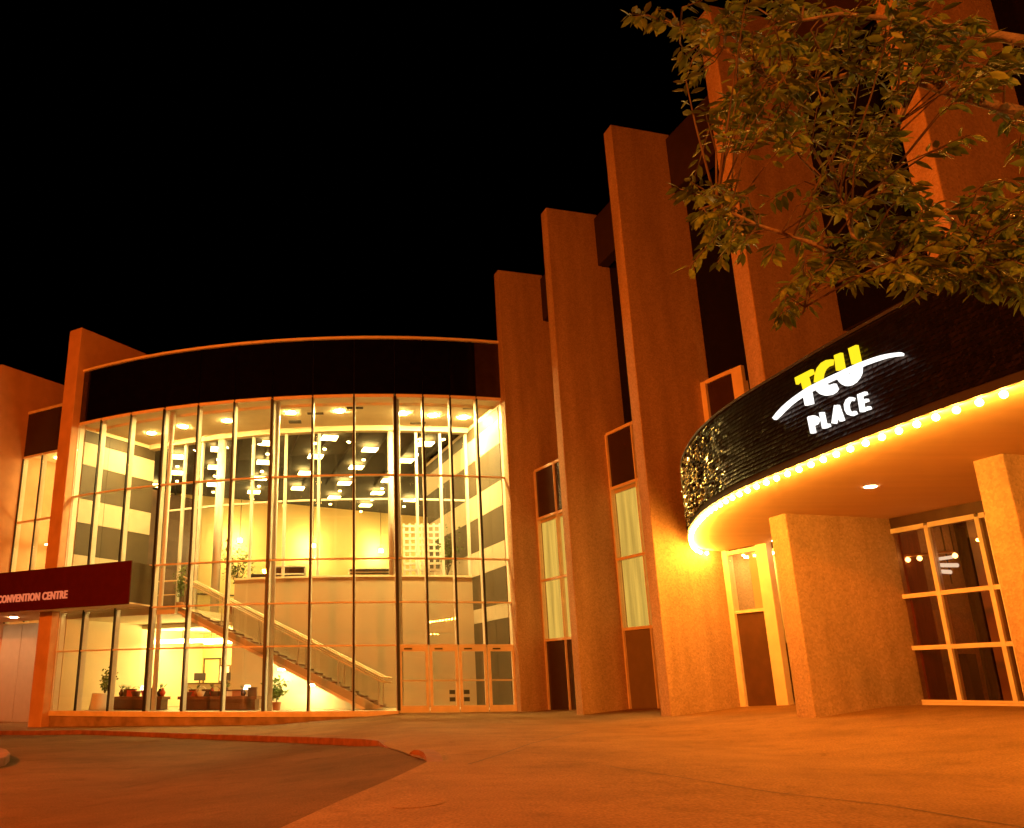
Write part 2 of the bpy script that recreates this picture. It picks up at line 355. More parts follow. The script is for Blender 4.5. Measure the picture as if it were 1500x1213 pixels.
# expansion joints and cracks in the plaza concrete
def ribbon(pxs, wid, name):
    P = [on_ground(*p) for p in pxs]; pts = []
    for a, b in zip(P[:-1], P[1:]):
        k = max(2, int((b-a).length/.12))
        for i in range(k): pts.append(a.lerp(b, i/k))
    pts.append(P[-1]); mb = MB(); row = []
    for i, p in enumerate(pts):
        a = pts[max(i-1, 0)]; b = pts[min(i+1, len(pts)-1)]; t = norm2((b.x-a.x, b.y-a.y)); nr = (-t[1], t[0])
        j = noise.noise(Vector((i*.35, wid*100, 0)))*.016; ww = wid*(.6+.7*abs(noise.noise(Vector((i*.5, 3, wid*50)))))
        row.append(((p.x+nr[0]*(j-ww), p.y+nr[1]*(j-ww), gz(p.x)+.004), (p.x+nr[0]*(j+ww), p.y+nr[1]*(j+ww), gz(p.x)+.004)))
    for a, b in zip(row[:-1], row[1:]): mb.add([a[0], b[0], b[1], a[1]], [(0, 1, 2, 3)])
    return struct(mb.build(name, 'joint'))
ribbon([(885, 1122), (1010, 1141), (1130, 1161), (1300, 1180), (1440, 1203), (1560, 1222)], .013, 'pavement_joint')
ribbon([(686, 1120), (735, 1105), (775, 1090), (860, 1070)], .012, 'pavement_joint')
ribbon([(885, 1122), (800, 1106), (755, 1096)], .004, 'pavement_joint')
# drain cover set flush in the paving
c = on_ground(612, 1178); mb = MB(); _rg = []
for r_, h_ in ((.25, .002), (.245, .006), (.225, .006), (.22, .004), (.10, .005), (.01, .005)):
    _rg.append([(c.x+r_*math.cos(k*math.pi/12), c.y+r_*math.sin(k*math.pi/12), gz(c.x+r_*math.cos(k*math.pi/12))+h_) for k in range(24)])
mb.add([p for q in _rg for p in q], [(a*24+k, a*24+(k+1) % 24, (a+1)*24+(k+1) % 24, (a+1)*24+k) for a in range(5) for k in range(24)])
tag(mb.build('manhole_cover', 'pave'), 'small round cover set flush in the plaza concrete near the driveway edge', 'manhole cover')

# ================================================================== GLASS ATRIUM (sector of a ring)
AC = (-.5, 57.83); RG = 24.28; RI = 19.8
ANG = [-32.37, -28.97, -24.9, -20.78, -16.9, -13.04, -9.15, -5.16, -1.15, 2.8, 5.53, 8.2, 10.85, 13.49]
THICK = (3, 6, 9)
ZS, Z4, Z3, Z2, Z1, ZT, ZF = -.9, 1.439, 3.034, 4.703, 8.02, 11.31, 13.84
def AP(a, r): t = R_(a); return (AC[0]+r*math.sin(t), AC[1]-r*math.cos(t))
def wedge(mb, a0, a1, r0, r1, z0, z1):
    p = [AP(a0, r1), AP(a1, r1), AP(a1, r0), AP(a0, r0)]
    return mb.hexa([(*q, z0) for q in p]+[(*q, z1) for q in p])
def sector(mb, a0, a1, r0, r1, z0, z1, step=2.0):
    n = max(1, int((a1-a0)/step)); out = [AP(lerp(a0, a1, i/n), r1) for i in range(n+1)]; inn = [AP(lerp(a0, a1, i/n), r0) for i in range(n+1)]
    for i in range(n):
        q = [out[i], out[i+1], inn[i+1], inn[i]]
        if i in (0, n-1) or True: mb.hexa([(*v, z0) for v in q]+[(*v, z1) for v in q])
    return mb
def sector_solid(mb, a0, a1, r0, r1, z0, z1, step=1.5):
    n = max(1, int((a1-a0)/step)); poly = [AP(lerp(a0, a1, i/n), r1) for i in range(n+1)]+[AP(lerp(a1, a0, i/n), r0) for i in range(n+1)]
    N = len(poly); h = n+1
    vs_ = [(*p, z0) for p in poly]+[(*p, z1) for p in poly]; fs = []
    for i in range(n):
        fs.append((i+1, i, N-1-i, N-2-i)); fs.append((N+i, N+i+1, 2*N-2-i, 2*N-1-i))
    for i in range(N): fs.append((i, (i+1) % N, N+(i+1) % N, N+i))
    return mb.add(vs_, fs)
dA = lambda m_: math.degrees(m_/RG)
mid = AP(-9, 22)
AT = thing('glass_atrium', (mid[0], mid[1], ZS-.3), 'tall curved glass atrium glowing yellow between the concrete fins', 'building')
# plinth, sill, fascia, coping
mb = MB(); sector_solid(mb, -32.3, 2.7, 23.6, RG+.06, -2.0, ZS-.20); mb.build('plinth', 'plinth', AT)
mb = MB(); sector_solid(mb, -32.3, 2.75, 23.9, RG+.12, ZS-.197, ZS); mb.build('sill', 'salmon', AT)
mb = MB(); sector_solid(mb, -32.5, 13.5, 23.85, RG+.10, ZF, ZF+.10); mb.build('coping', 'salmon', AT)
mb = MB(); sector_solid(mb, -32.4, 13.5, 23.80, RG-.06, ZT+.09, ZF-.01); mb.build('fascia_backing', 'blackcap', AT)
for i in range(13):
    a0, a1 = ANG[i]+dA(.012), ANG[i+1]-dA(.012)
    if i == 0:
        wedge(MB(), ANG[0], ANG[0]+dA(.34), RG-.05, RG+.02, ZT+.10, ZF-.02).build('fascia_panel', 'spandrel_b', AT); a0 += dA(.34)
    wedge(MB(), a0, a1, RG-.05, RG+.02, ZT+.10, ZF-.02).build('fascia_panel', 'spandrel' if i < 12 else 'spandrel_b', AT)
# mullions: black outer cap with a pale inner fin behind the glass
for i, a in enumerate(ANG):
    hw = .055 if i in THICK else .034
    if i in (0, 13): hw = .03
    zb = ZS if i < 10 else Z4
    if i == 13: zb = ZS
    wedge(MB(), a-dA(hw), a+dA(hw), RG-.02, RG+.055, zb, ZT).build('mullion', 'blackcap' if i not in (0, 13) else 'white_alu', AT)
    hw2 = .075 if i in THICK else .05
    wedge(MB(), a-dA(hw2), a+dA(hw2), RG-.27, RG-.021, zb, ZT).build('mullion', 'white_alu', AT)
levels = [ZS, Z4, Z3, Z2, Z1, ZT]
for k, z in enumerate(levels[1:]):
    for i in range(13):
        hw0 = .055 if i in THICK else .034; hw1 = .055 if i+1 in THICK else .034
        h = .055 if z != ZT else .09
        wedge(MB(), ANG[i]+dA(hw0), ANG[i+1]-dA(hw1), RG-.15, RG+.03, z-.04, z+h-.04 if z != ZT else z+.095).build('rail', 'salmon', AT)
for k in range(5):
    for i in range(13):
        if k == 0 and i >= 9: continue
        hw0 = .058 if i in THICK else .037; hw1 = .058 if i+1 in THICK else .037
        wedge(MB(), ANG[i]+dA(hw0), ANG[i+1]-dA(hw1), RG-.012, RG, levels[k]+.018, levels[k+1]-.042).build('pane', 'glass', AT)
# entrance doors in the bottom row
for i in range(9, 13):
    a0, a1 = ANG[i], ANG[i+1]
    d0 = MB(); fw = .11
    pa, pb = a0+dA(.02), a1-dA(.02)
    wedge(d0, pa, pa+dA(fw), RG-.05, RG+.02, ZS-.08, Z4-.05); wedge(d0, pb-dA(fw), pb, RG-.05, RG+.02, ZS-.08, Z4-.05)
    wedge(d0, pa+dA(fw), pb-dA(fw), RG-.05, RG+.02, Z4-.24, Z4-.05); wedge(d0, pa+dA(fw), pb-dA(fw), RG-.05, RG+.02, ZS-.08, ZS+.16)
    dr = d0.build('door', 'salmon', AT)
    wedge(MB(), pa+dA(fw), pb-dA(fw), RG-.025, RG-.012, ZS+.16, Z4-.24).build('pane', 'glass', dr)
    wedge(MB(), pa+dA(fw*.8), pb-dA(fw*.8), RG+.03, RG+.07, ZS+1.02, ZS+1.08).build('push_bar', 'white_alu', dr)
    wedge(MB(), pa+dA(.2), pa+dA(.5), RG+.021, RG+.06, Z4-.17, Z4-.12).build('door_closer', 'dark', dr)
    if i in (10, 11):
        s0 = pb-dA(fw+.26) if i == 10 else pa+dA(fw+.03)
        for zz in (ZS+.3, ZS+.56): wedge(MB(), s0, s0+dA(.22), RG-.008, RG-.004, zz, zz+.15).build('notice', 'dark', dr)
# interior shell
mb = MB(); sector_solid(mb, -33.5, 13.6, 8, 23.95, -1.2, ZS-.01); mb.build('floor', 'floor', AT)
mb = MB(); sector_solid(mb, -32.4, 13.45, RI-.1, 23.98, ZT+.02, ZT+.3); mb.build('ceiling', 'ceil', AT)
mb = MB(); sector_solid(mb, -32.4, 13.45, RI-.1, RI+.28, ZT-.22, ZT+.018); mb.build('ceiling_edge', 'cream', AT)
mb = MB(); sector_solid(mb, -32.3, 13.4, RG-1.0, RG-.9, ZT-.10, ZT+.017); mb.build('ceiling_cove', 'cream', AT)
mb = MB(); sector_solid(mb, -17.4, 13.4, RI-.15, RI+.08, ZS, 4.5); mb.build('inner_wall', 'taupe', AT)
mb = MB(); sector_solid(mb, -17.4, 13.4, RI-.2, RI+.13, 4.50, 4.58); mb.build('parapet_cap', 'cream', AT)
mb = MB(); sector_solid(mb, -33, 13.4, 2.5, RI-.16, 2.72, 3.05); mb.build('upper_floor', 'floor', AT)
mb = MB(); sector_solid(mb, -32.3, -18.6, RI-.155, 23.98, 2.76, 3.05); mb.build('landing', 'cream', AT)
mb = MB(); sector_solid(mb, -33, 13.4, 8, RI-.16, 2.55, 2.70); mb.build('reception_ceiling', 'ceil', AT)
# striped panel walls at both ends
BAND = [(11.15, 10.6, 'brownpanel'), (10.6, 9.56, 'creampanel'), (9.56, 8.0, 'brownpanel'), (8.0, 6.95, 'creampanel'), (6.95, 5.52, 'brownpanel'),
        (5.52, 4.5, 'creampanel'), (4.5, 3.08, 'brownpanel'), (3.08, 2.5, 'creampanel'), (2.5, ZS, 'brownpanel')]
def striped(a, sgn, r_in, r_out, zlow, part_name, n=3, zcap=ZT+.01):
    mb = MB(); w0 = a; w1 = a+sgn*dA(.25); wedge(mb, min(w0, w1), max(w0, w1), r_in, r_out, ZS-.2, zcap); wl = mb.build(part_name, 'cream', AT)
    for z1, z0, mt in BAND:
        if z1 <= zlow: continue
        for k in range(n):
            q0 = lerp(r_out, r_in, k/n)-.006; q1 = lerp(r_out, r_in, (k+1)/n)+.006
            th = .03; b0, b1 = a, a-sgn*dA(th)
            wedge(MB(), min(b0, b1), max(b0, b1), q1, q0, max(z0, zlow)+.006, z1-.006).build('wall_panel', mt, wl)
striped(-32.30, -1, RI-.1, 23.95, 3.05, 'end_wall')
striped(13.40, 1, RI+.1, 23.95, ZS, 'end_wall')
striped(13.40, 1, 13.2, RI-.22, 3.05, 'lobby_side_wall', 4)
# inner curved partition of the upper lobby
PM = [-28.85, -26.15, -23.3, -20.25, -15.5, -10.9, -6.4, 3.03, 6.43, 9.65, 13.2]
for a in PM:
    zb = 3.05 if a < -17.4 else 4.58
    if a in (-20.25, 3.03):
        x, y = AP(a, RI+.02); rr = .2 if a < 0 else .13
        mb = MB(); mb.lathe((x, y, zb), [(rr, 0), (rr, ZT-.22-zb)], 16); mb.build('column', 'white_alu', AT, smooth=True)
    else:
        wedge(MB(), a-dA(.07), a+dA(.07), RI-.06, RI+.08, zb, ZT-.22).build('partition_mullion', 'white_alu', AT)
for i in range(len(PM)-1):
    zb = 3.05 if PM[i+1] < -17.4 else 4.58
    if PM[i+1] == -15.5: zb = 4.58
    sector_solid(MB(), PM[i]+.35, PM[i+1]-.35, RI-.04, RI+.04, 7.92, 8.0).build('partition_rail', 'white_alu', AT)
    for z0, z1 in ((zb, 7.92), (8.0, ZT-.22)):
        sector_solid(MB(), PM[i]+.35, PM[i+1]-.35, RI-.006, RI+.006, z0, z1).build('partition_pane', 'glass_in', AT)
for i in (3, 6, 9):
    x, y = AP(ANG[i]+dA(.12), RG-.45)
    zz = ZS
    mb = MB(); mb.lathe((x, y, zz), [(.10, 0), (.10, ZT-zz)], 16); mb.build('column', 'white_alu', AT, smooth=True)
# upper lobby: side wall, back wall and dark ceiling
BW0, BW1 = (-17.5, 50.1), (8.5, 64.0)
eb = norm2((BW1[0]-BW0[0], BW1[1]-BW0[1])); nb = (-eb[1], eb[0]); LB = math.hypot(BW1[0]-BW0[0], BW1[1]-BW0[1])
MB().obox(BW0, eb, nb, 0, LB, 0, .3, 2.7, 11.6).build('lobby_back_wall', 'yellow', AT)
MB().obox(BW0, eb, nb, 0, LB, -.05, -.001, 5.35, 5.43).build('wall_rail', 'brownpanel', AT)
q0 = AP(-32.4, RI-.1); el = norm2((BW0[0]-q0[0], BW0[1]-q0[1])); MB().obox(q0, el, (-el[1], el[0]), 0, 13, 0, .3, 2.7, 11.6).build('lobby_side_wall', 'yellow', AT)
q1 = AP(13.4, 13.2); er = norm2((BW1[0]-q1[0], BW1[1]-q1[1])); MB().obox(q1, er, (er[1], -er[0]), 0, 21, 0, .3, 2.7, 11.6).build('lobby_side_wall', 'yellow', AT)
poly = [AP(lerp(-32.4, 13.4, i/20), RI-.12) for i in range(21)]+[q1, BW1, BW0]
MB().prism(poly, 11.48, 11.7).build('lobby_ceiling', 'darkceil', AT)
for k in range(11):   # dark open ceiling bays
    a = -30+k*4.2; p0 = AP(a, RI-.3); d_ = (-.2, .98)
    MB().obox(p0, d_, (d_[1], -d_[0]), 0, 12, -.05, .05, 11.30, 11.479).build('ceiling_beam', 'darkceil', AT)
MB().obox((-1.43, 41.9), (1, 0), (0, 1), 0, 1.9, 0, .06, 5.10, 5.16).build('grille', 'dark', AT)
MB().obox((-1.43, 41.9), (1, 0), (0, 1), 0, 1.9, 0, .06, 5.24, 5.34).build('grille', 'dark', AT)
MB().obox((-1.5, 41.96), (1, 0), (0, 1), 0, 2.04, 0, .12, 3.05, 5.4).build('service_counter_wall', 'cream', AT)
# reception back wall with door frames, soffit edge
sector_solid(MB(), -33.4, -8, 15.2, 15.4, ZS, 2.55).build('reception_wall', 'yellow', AT)
wedge(MB(), -10.2, -9.7, 15.4, RI-.16, ZS, 2.55).build('reception_wall', 'yellow', AT)
wedge(MB(), -33.6, -33.1, 15.2, RI-.16, ZS, 2.7).build('reception_wall', 'cream', AT)
for a in (-30.5, -15.5):
    fr = MB(); dd = math.degrees(1/15.4)
    wedge(fr, a-dd*.55, a-dd*.47, 15.4, 15.46, ZS, 1.35); wedge(fr, a+dd*.47, a+dd*.55, 15.4, 15.46, ZS, 1.35); wedge(fr, a-dd*.47, a+dd*.47, 15.4, 15.46, 1.27, 1.35)
    f_ = fr.build('door_frame', 'brownpanel', AT); wedge(MB(), a-dd*.47, a+dd*.47, 15.4, 15.43, ZS, 1.27).build('door_leaf', 'yellow', f_)
# recessed downlights in the atrium ceiling
disc = Src('downlight', MB().lathe((0, 0, 0), [(.02, .0), (.17, .0), (.17, .02), (.02, .02)], 14), 'down')
ringm = MB().lathe((0, 0, 0), [(.171, -.012), (.22, -.012), (.22, .02), (.171, .02)], 14)
ring = Src('downlight_trim', ringm, 'cream')
DL = [at_z(x, y, ZT) for x, y in ((222, 635), (268.6, 625.5), (333, 617), (590, 606), (634.6, 609), (679, 612))]
DL += [Vector((*AP(a, 22.3), ZT)) for a in (-8.5, -3.0)]
disc2 = Src('downlight', MB().lathe((0, 0, 0), [(.02, .0), (.17, .0), (.17, .02), (.02, .02)], 14), emit('entrance_downlight_glow', (1.0, .70, .21), 3000))
for k_, p in enumerate(DL):
    inst(disc2 if k_ in (3, 4, 5) else disc, (p.x, p.y, ZT-.004), AT)
for x, y in ((462, 606), (520, 598), (690, 598), (612, 620)):
    p = at_z(x, y, ZT); MB().box(p.x-.35, p.x+.35, p.y-.12, p.y+.12, ZT-.01, ZT+.019).build('ceiling_diffuser', 'brownpanel', AT)
p = at_z(433, 618, ZT); MB().box(p.x-.3, p.x+.25, p.y-.2, p.y+.2, ZT-.02, ZT+.019).build('ceiling_hatch', 'dark', AT)
trof = Src('ceiling_light', MB().box(-.36, .36, -.36, .36, 0, .05), 'troffer')
TR = [(-2.33, 39.6), (-.43, 41.81), (-1.21, 45.46), (1.45, 44.07), (2.31, 40.78), (-2., 49.3), (-2.8, 53.29), (-.08, 52.04), (-.87, 55.85), (.56, 48.73), (2.01, 54.23),
      (-10.4, 42.92), (-11.2, 46.4), (-7.98, 41.54), (-8.82, 45.23), (-9.68, 49.4), (-5.28, 40.48), (-6.05, 44.21), (-6.71, 47.86), (-7.6, 51.5), (-3.24, 43.06), (-4.07, 46.72), (-4.84, 50.55), (3.3, 49.6), (4.3, 53.5), (-13.2, 49.5)]
qr = Quaternion((0, 0, 1), R_(12))
for i, (x, y) in enumerate(TR): inst(trof, (x, y, 11.24), AT, qr)
spot = Src('ceiling_spotlight', MB().lathe((0, 0, 0), [(.02, 0), (.085, 0), (.085, .06), (.02, .06)], 10), 'troffer')
for (x, y) in TR[:20]: inst(spot, (x-.35, y+1.9, 11.2), AT)
# wall washers that make the pools of light on the lobby back wall
wsrc = Src('wall_washer', MB().lathe((0, 0, 0), [(.02, 0), (.13, 0), (.11, .18), (.02, .18)], 12), 'washer')
for s_ in (3.5, 9.5, 14.5, 19.5, 24.5):
    x = BW0[0]+eb[0]*s_-nb[0]*.9; y = BW0[1]+eb[1]*s_-nb[1]*.9
    inst(wsrc, (x, y, 8.6), AT)
    MB().tube([(x, y, 8.78), (x, y, 11.48)], .02, 6).build('washer_stem', 'dark', AT)
# pendant tubes over reception
pend = []
for nm, (a, r, L_) in enumerate(((-30.2, 18.6, 2.4), (-26.0, 18.2, 2.6), (-20.5, 18.0, 2.2), (-15.5, 18.2, 2.0), (-24, 16.8, 2.4))):
    x, y = AP(a, r); t = R_(a); e = (math.cos(t), math.sin(t))
    pl = MB().obox((x, y), e, (-e[1], e[0]), -L_/2, L_/2, -.12, .12, 1.95, 2.1).build('pendant_light', 'pendant', AT)
    for s_ in (-.35, .35): MB().tube([(x+e[0]*L_*s_, y+e[1]*L_*s_, 2.1), (x+e[0]*L_*s_, y+e[1]*L_*s_, 2.56)], .015, 6).build('rod', 'dark', pl)

# ================================================================== STAIRCASE
S0, S1 = Vector((-7.95, 35.30)), Vector((.05, 34.36)); ZS0, ZS1 = 3.05, ZS
es = (S1-S0).normalized(); ns = Vector((-es.y, es.x)); LS = (S1-S0).length; WS = 1.55
ST = thing('staircase', (S1.x, S1.y, ZS), 'long straight staircase with glass balustrade rising behind the atrium glazing', 'staircase')
def SP(s_, o_, z): return (S0.x+es.x*s_+ns.x*o_, S0.y+es.y*s_+ns.y*o_, z)
NR = 23; rise = (ZS0-ZS1)/NR; run = LS/(NR-1)
for k in range(NR-1):
    z = ZS0-rise*(k+1); MB().hexa([SP(k*run, .07, z-.05), SP((k+1)*run+.03, .07, z-.05), SP((k+1)*run+.03, WS-.07, z-.05), SP(k*run, WS-.07, z-.05), SP(k*run, .07, z), SP((k+1)*run+.03, .07, z), SP((k+1)*run+.03, WS-.07, z), SP(k*run, WS-.07, z)]).build('tread', 'wood', ST)
    MB().hexa([SP(k*run-.012, .07, z+.002), SP(k*run+.012, .07, z+.002), SP(k*run+.012, WS-.07, z+.002), SP(k*run-.012, WS-.07, z+.002), SP(k*run-.012, .07, z+rise-.052), SP(k*run+.012, .07, z+rise-.052), SP(k*run+.012, WS-.07, z+rise-.052), SP(k*run-.012, WS-.07, z+rise-.052)]).build('riser', 'creampanel', ST)
def sz(s_): return lerp(ZS0, ZS1, s_/LS)
for o0, o1 in ((0, .065), (WS-.065, WS)):
    lo = -.17; hi = .05
    s_end = LS+.1
    mb = MB(); mb.hexa([SP(-.15, o0, sz(0)+lo), SP(s_end-.85, o0, ZS+.004), SP(s_end-.85, o1, ZS+.004), SP(-.15, o1, sz(0)+lo), SP(-.15, o0, sz(0)+hi), SP(s_end, o0, sz(LS)+hi), SP(s_end, o1, sz(LS)+hi), SP(-.15, o1, sz(0)+hi)])
    mb.build('stringer', 'creampanel', ST)
    mb = MB(); mb.hexa([SP(-.15, o0-.012, sz(0)+lo-.03), SP(s_end-.85, o0-.012, ZS+.006), SP(s_end-.85, o1+.012, ZS+.006), SP(-.15, o1+.012, sz(0)+lo-.03), SP(-.15, o0-.012, sz(0)+lo+.03), SP(s_end-.7, o0-.012, ZS+.06), SP(s_end-.7, o1+.012, ZS+.06), SP(-.15, o1+.012, sz(0)+lo+.03)])
    mb.build('stringer_flange', 'salmon', ST)
for o_ in (.03, WS-.03):
    for hgt, rad in ((1.20, .035), (1.02, .028)):
        MB().tube([SP(0, o_, sz(0)+hgt), SP(LS, o_, sz(LS)+hgt), SP(LS+.25, o_, sz(LS)+hgt-.03)], rad, 8).build('handrail', 'rail', ST, smooth=True)
    for k in range(6):
        s_ = .1+k*(LS-.2)/5; MB().tube([SP(s_, o_, sz(s_)+.05), SP(s_, o_, sz(s_)+1.2)], .022, 8).build('baluster', 'steel', ST)
        if k < 5:
            t_ = .1+(k+1)*(LS-.2)/5; g = .03
            MB().hexa([SP(s_+g, o_-.005, sz(s_+g)+.12), SP(t_-g, o_-.005, sz(t_-g)+.12), SP(t_-g, o_+.005, sz(t_-g)+.12), SP(s_+g, o_+.005, sz(s_+g)+.12), SP(s_+g, o_-.005, sz(s_+g)+.95), SP(t_-g, o_-.005, sz(t_-g)+.95), SP(t_-g, o_+.005, sz(t_-g)+.95), SP(s_+g, o_+.005, sz(s_+g)+.95)]).build('balustrade_pane', 'glass_in', ST)
mb = MB(); mb.hexa([SP(0, .07, sz(0)-.36), SP(LS-.75, .07, ZS+.005), SP(LS-.75, WS-.07, ZS+.005), SP(0, WS-.07, sz(0)-.36), SP(0, .07, sz(0)-.30), SP(LS-.6, .07, ZS+.03), SP(LS-.6, WS-.07, ZS+.03), SP(0, WS-.07, sz(0)-.30)])
mb.build('stair_soffit', 'cream', ST)
# cream partition closing the space under the flight
mb = MB(); mb.hexa([SP(3.3, WS-.2, ZS), SP(LS-.9, WS-.2, ZS), SP(LS-.9, WS-.12, ZS), SP(3.3, WS-.12, ZS), SP(3.3, WS-.2, sz(3.3)-.45), SP(LS-.9, WS-.2, ZS+.02), SP(LS-.9, WS-.12, ZS+.02), SP(3.3, WS-.12, sz(3.3)-.45)])
mb.build('understair_panel', 'cream', ST)
for s_ in (2.2, 4.0, 5.2):
    x, y, z = SP(s_, .75, sz(s_)-.50); inst(Src('understair_light', MB().lathe((0, 0, 0), [(.02, 0), (.14, 0), (.14, .05), (.02, .05)], 12), emit('understair_glow', (1, .82, .3), 260)), (x, y, z), ST)
# landing balustrade
LBt = thing('landing_balustrade', (*AP(-24, 23.7), 3.05), 'pale handrail with thin posts along the stair landing behind the glass', 'balustrade')
pts = [(*AP(lerp(-31.5, -19, i/10), 23.72), 4.1) for i in range(11)]; MB().tube(pts, .03, 8).build('handrail', 'rail', LBt)
pts = [(p[0], p[1], 3.55) for p in pts]; MB().tube(pts, .018, 8).build('handrail', 'rail', LBt)
for i in range(0, 11, 2): MB().tube([(pts[i][0], pts[i][1], 3.05), (pts[i][0], pts[i][1], 4.1)], .02, 8).build('baluster', 'steel', LBt)

# ================================================================== AUDITORIUM BUILDING: row of concrete fins with glazed bays
FIN = [(5.11, 34.24), (6.26, 29.15), (7.41, 24.13), (8.70, 19.10), (9.95, 14.05), (11.15, 9.0)]
FT = [.5, .5, .5, .56, .56, .56]
nF = norm2((.9635, .2675)); dF = norm2((.2216, -.975))
LW = [1.12, 1.65, 2.17, 2.78, 3.35, 3.9]
ZH = 17.11
AU = thing('auditorium_building', (9.5, 22, -.9), 'concert hall front with a row of tall orange lit concrete fins', 'building')
def FP(i, a, t): return (FIN[i][0]+nF[0]*a+dF[0]*t, FIN[i][1]+nF[1]*a+dF[1]*t)
for i in range(6):
    base = -1.6
    up_b = 2.13 if i else 2.1
    prof = [(0, base), (4.6, base), (4.6, 8.1), (up_b+.5, 8.1), (up_b+.5, 14.92), (up_b, 14.92), (up_b, ZH), (0, ZH)]
    n = len(prof); mb = MB()
    v0 = [(*FP(i, a, FT[i]), z) for a, z in prof]; v1 = [(*FP(i, a, 0), z) for a, z in prof]
    mb.add(v0+v1, [tuple(range(n)), tuple(range(2*n-1, n-1, -1))]+[(k, n+k, n+(k+1) % n, (k+1) % n) for k in range(n)])
    mb.build('concrete_fin', 'concrete', AU, bevel=.025)
    if i < 5:
        # set back upper glazing and roof beam between the fins
        A = FP(i, 2.45, FT[i]); B = FP(i+1, 2.45, 0); e = norm2((B[0]-A[0], B[1]-A[1])); nn = (-e[1], e[0]); L_ = math.hypot(B[0]-A[0], B[1]-A[1])
        nn = nn if nn[0] > 0 else (-nn[0], -nn[1])
        mb = MB(); mb.obox(A, e, nn, -.02, L_+.02, 0, .1, 8.05, 14.9); mb.build('upper_glazing', 'spandrel', AU)
        A2 = FP(i, 1.9, FT[i]); B2 = FP(i+1, 1.9, 0); e2 = norm2((B2[0]-A2[0], B2[1]-A2[1])); L2 = math.hypot(B2[0]-A2[0], B2[1]-A2[1]); n2 = (-e2[1], e2[0]); n2 = n2 if n2[0] > 0 else (-n2[0], -n2[1])
        MB().obox(A2, e2, n2, -.02, L2+.02, .08, .5, 14.93, 16.9).build('roof_beam', 'beam', AU)
# building mass behind
P0 = FP(0, 4.7, 0); P5 = FP(5, 4.7, .56)
MB().prism([P0, P5, (P5[0]+18, P5[1]+5), (P0[0]+18, P0[1]+5)], -1.6, 14.5).build('hall_mass', 'spandrel', AU)
def bay_frame(i):
    A = FP(i, LW[i], FT[i]); B = FP(i+1, LW[i+1], 0); e = norm2((B[0]-A[0], B[1]-A[1])); nn = (-e[1], e[0]); nn = nn if nn[0] > 0 else (-nn[0], -nn[1])
    return A, e, nn, math.hypot(B[0]-A[0], B[1]-A[1])
def bay(i, zl, posts, kinds, wallz):
    A, e, nn, L_ = bay_frame(i)
    top = zl[-1]
    for s_, wd in posts: MB().obox(A, e, nn, s_-wd/2, s_+wd/2, -.04, .12, zl[0], top).build('bay_mullion', 'salmon', AU)
    edges = [s_ for s_, _ in posts]+[L_]; hw = [wd/2 for _, wd in posts]+[0]
    for k, z in enumerate(zl):
        for j in range(len(edges)-1):
            MB().obox(A, e, nn, edges[j]+hw[j], edges[j+1]-hw[j+1], -.03, .11, z-.045 if k else z, z+.045 if k < len(zl)-1 else z+.06).build('bay_rail', 'salmon', AU)
    for k in range(len(zl)-1):
        for j in range(len(edges)-1):
            kd = kinds[k] if isinstance(kinds[k], str) else kinds[k][j % len(kinds[k])]
            MB().obox(A, e, nn, edges[j]+hw[j], edges[j+1]-hw[j+1], .03, .045, zl[k]+.045, zl[k+1]-.045).build('bay_pane', kd, AU)
    return A, e, nn, L_
def glowing_bay(i, z0, z1, z_mid, depth=.2, mt='glow_blind', strength=None):
    A, e, nn, L_ = bay_frame(i)
    MB().obox(A, e, nn, -.0, L_, depth, depth+.1, z0, z1).build('window_blind', mt, AU)
    MB().obox(A, e, nn, 0, L_, .13, depth-.005, z1-.16, z1-.02).build('blind_pelmet', 'cream', AU)
    MB().obox(A, e, nn, 0, L_, .12, depth, z0-.12, z0).build('room_floor', 'floor', AU)
ZB = [-1.0, 1.58, 3.82, 6.25, 8.2]
for i in (0, 1):
    zl = list(ZB) if i == 0 else [-.88, 1.68, 3.95, 6.37, 8.3]
    A, e, nn, L_ = bay(i, zl, [(.04, .07), (1.52, .05), (3.0, .05), (4.4, .05)], ['spandrel_b' if i == 0 else 'bay_board', 'glass', 'glass', 'spandrel_b'], 0)
    glowing_bay(i, zl[1], zl[3], zl[2])
    MB().obox(A, e, nn, 0, L_, .13, 2.2, zl[-1]-.1, zl[-1]+.06).build('bay_roof', 'brown', AU)
    MB().obox(A, e, nn, 0, L_, .5, .6, zl[0], zl[1]-.15).build('room_wall', 'brownpanel' if i == 0 else 'taupe', AU)
# bay beside the canopy: one glazed panel, then a pair of piers
A, e, nn, L_ = bay_frame(2)
for z0, z1, mt in ((-.72, -.6, 'salmon'), (1.78, 1.86, 'salmon'), (3.36, 3.47, 'salmon')): MB().obox(A, e, nn, .2, 1.24, -.03, .11, z0, z1).build('bay_rail', mt, AU)
for s0, s1 in ((0, .2), (1.24, 1.62)): MB().obox(A, e, nn, s0, s1, -.05, .14, -.9, 8.5).build('bay_pier', 'salmon', AU)
MB().obox(A, e, nn, 1.95, 2.4, .0, .14, -.9, 8.5).build('bay_pier', 'salmon', AU)
MB().obox(A, e, nn, 1.62, 1.95, .3, .4, -.9, 8.5).build('bay_panel', 'brown', AU)
MB().obox(A, e, nn, 2.4, L_, .3, .4, -.9, 8.5).build('bay_panel', 'brown', AU)
MB().obox(A, e, nn, .2, 1.24, .03, .05, -.6, 1.78).build('bay_pane', 'brown', AU)
MB().obox(A, e, nn, .2, 1.24, .03, .045, 1.86, 3.36).build('bay_pane', 'glass', AU)
MB().obox(A, e, nn, .2, 1.24, .03, .05, 3.47, 8.4).build('bay_pane', 'spandrel_b', AU)
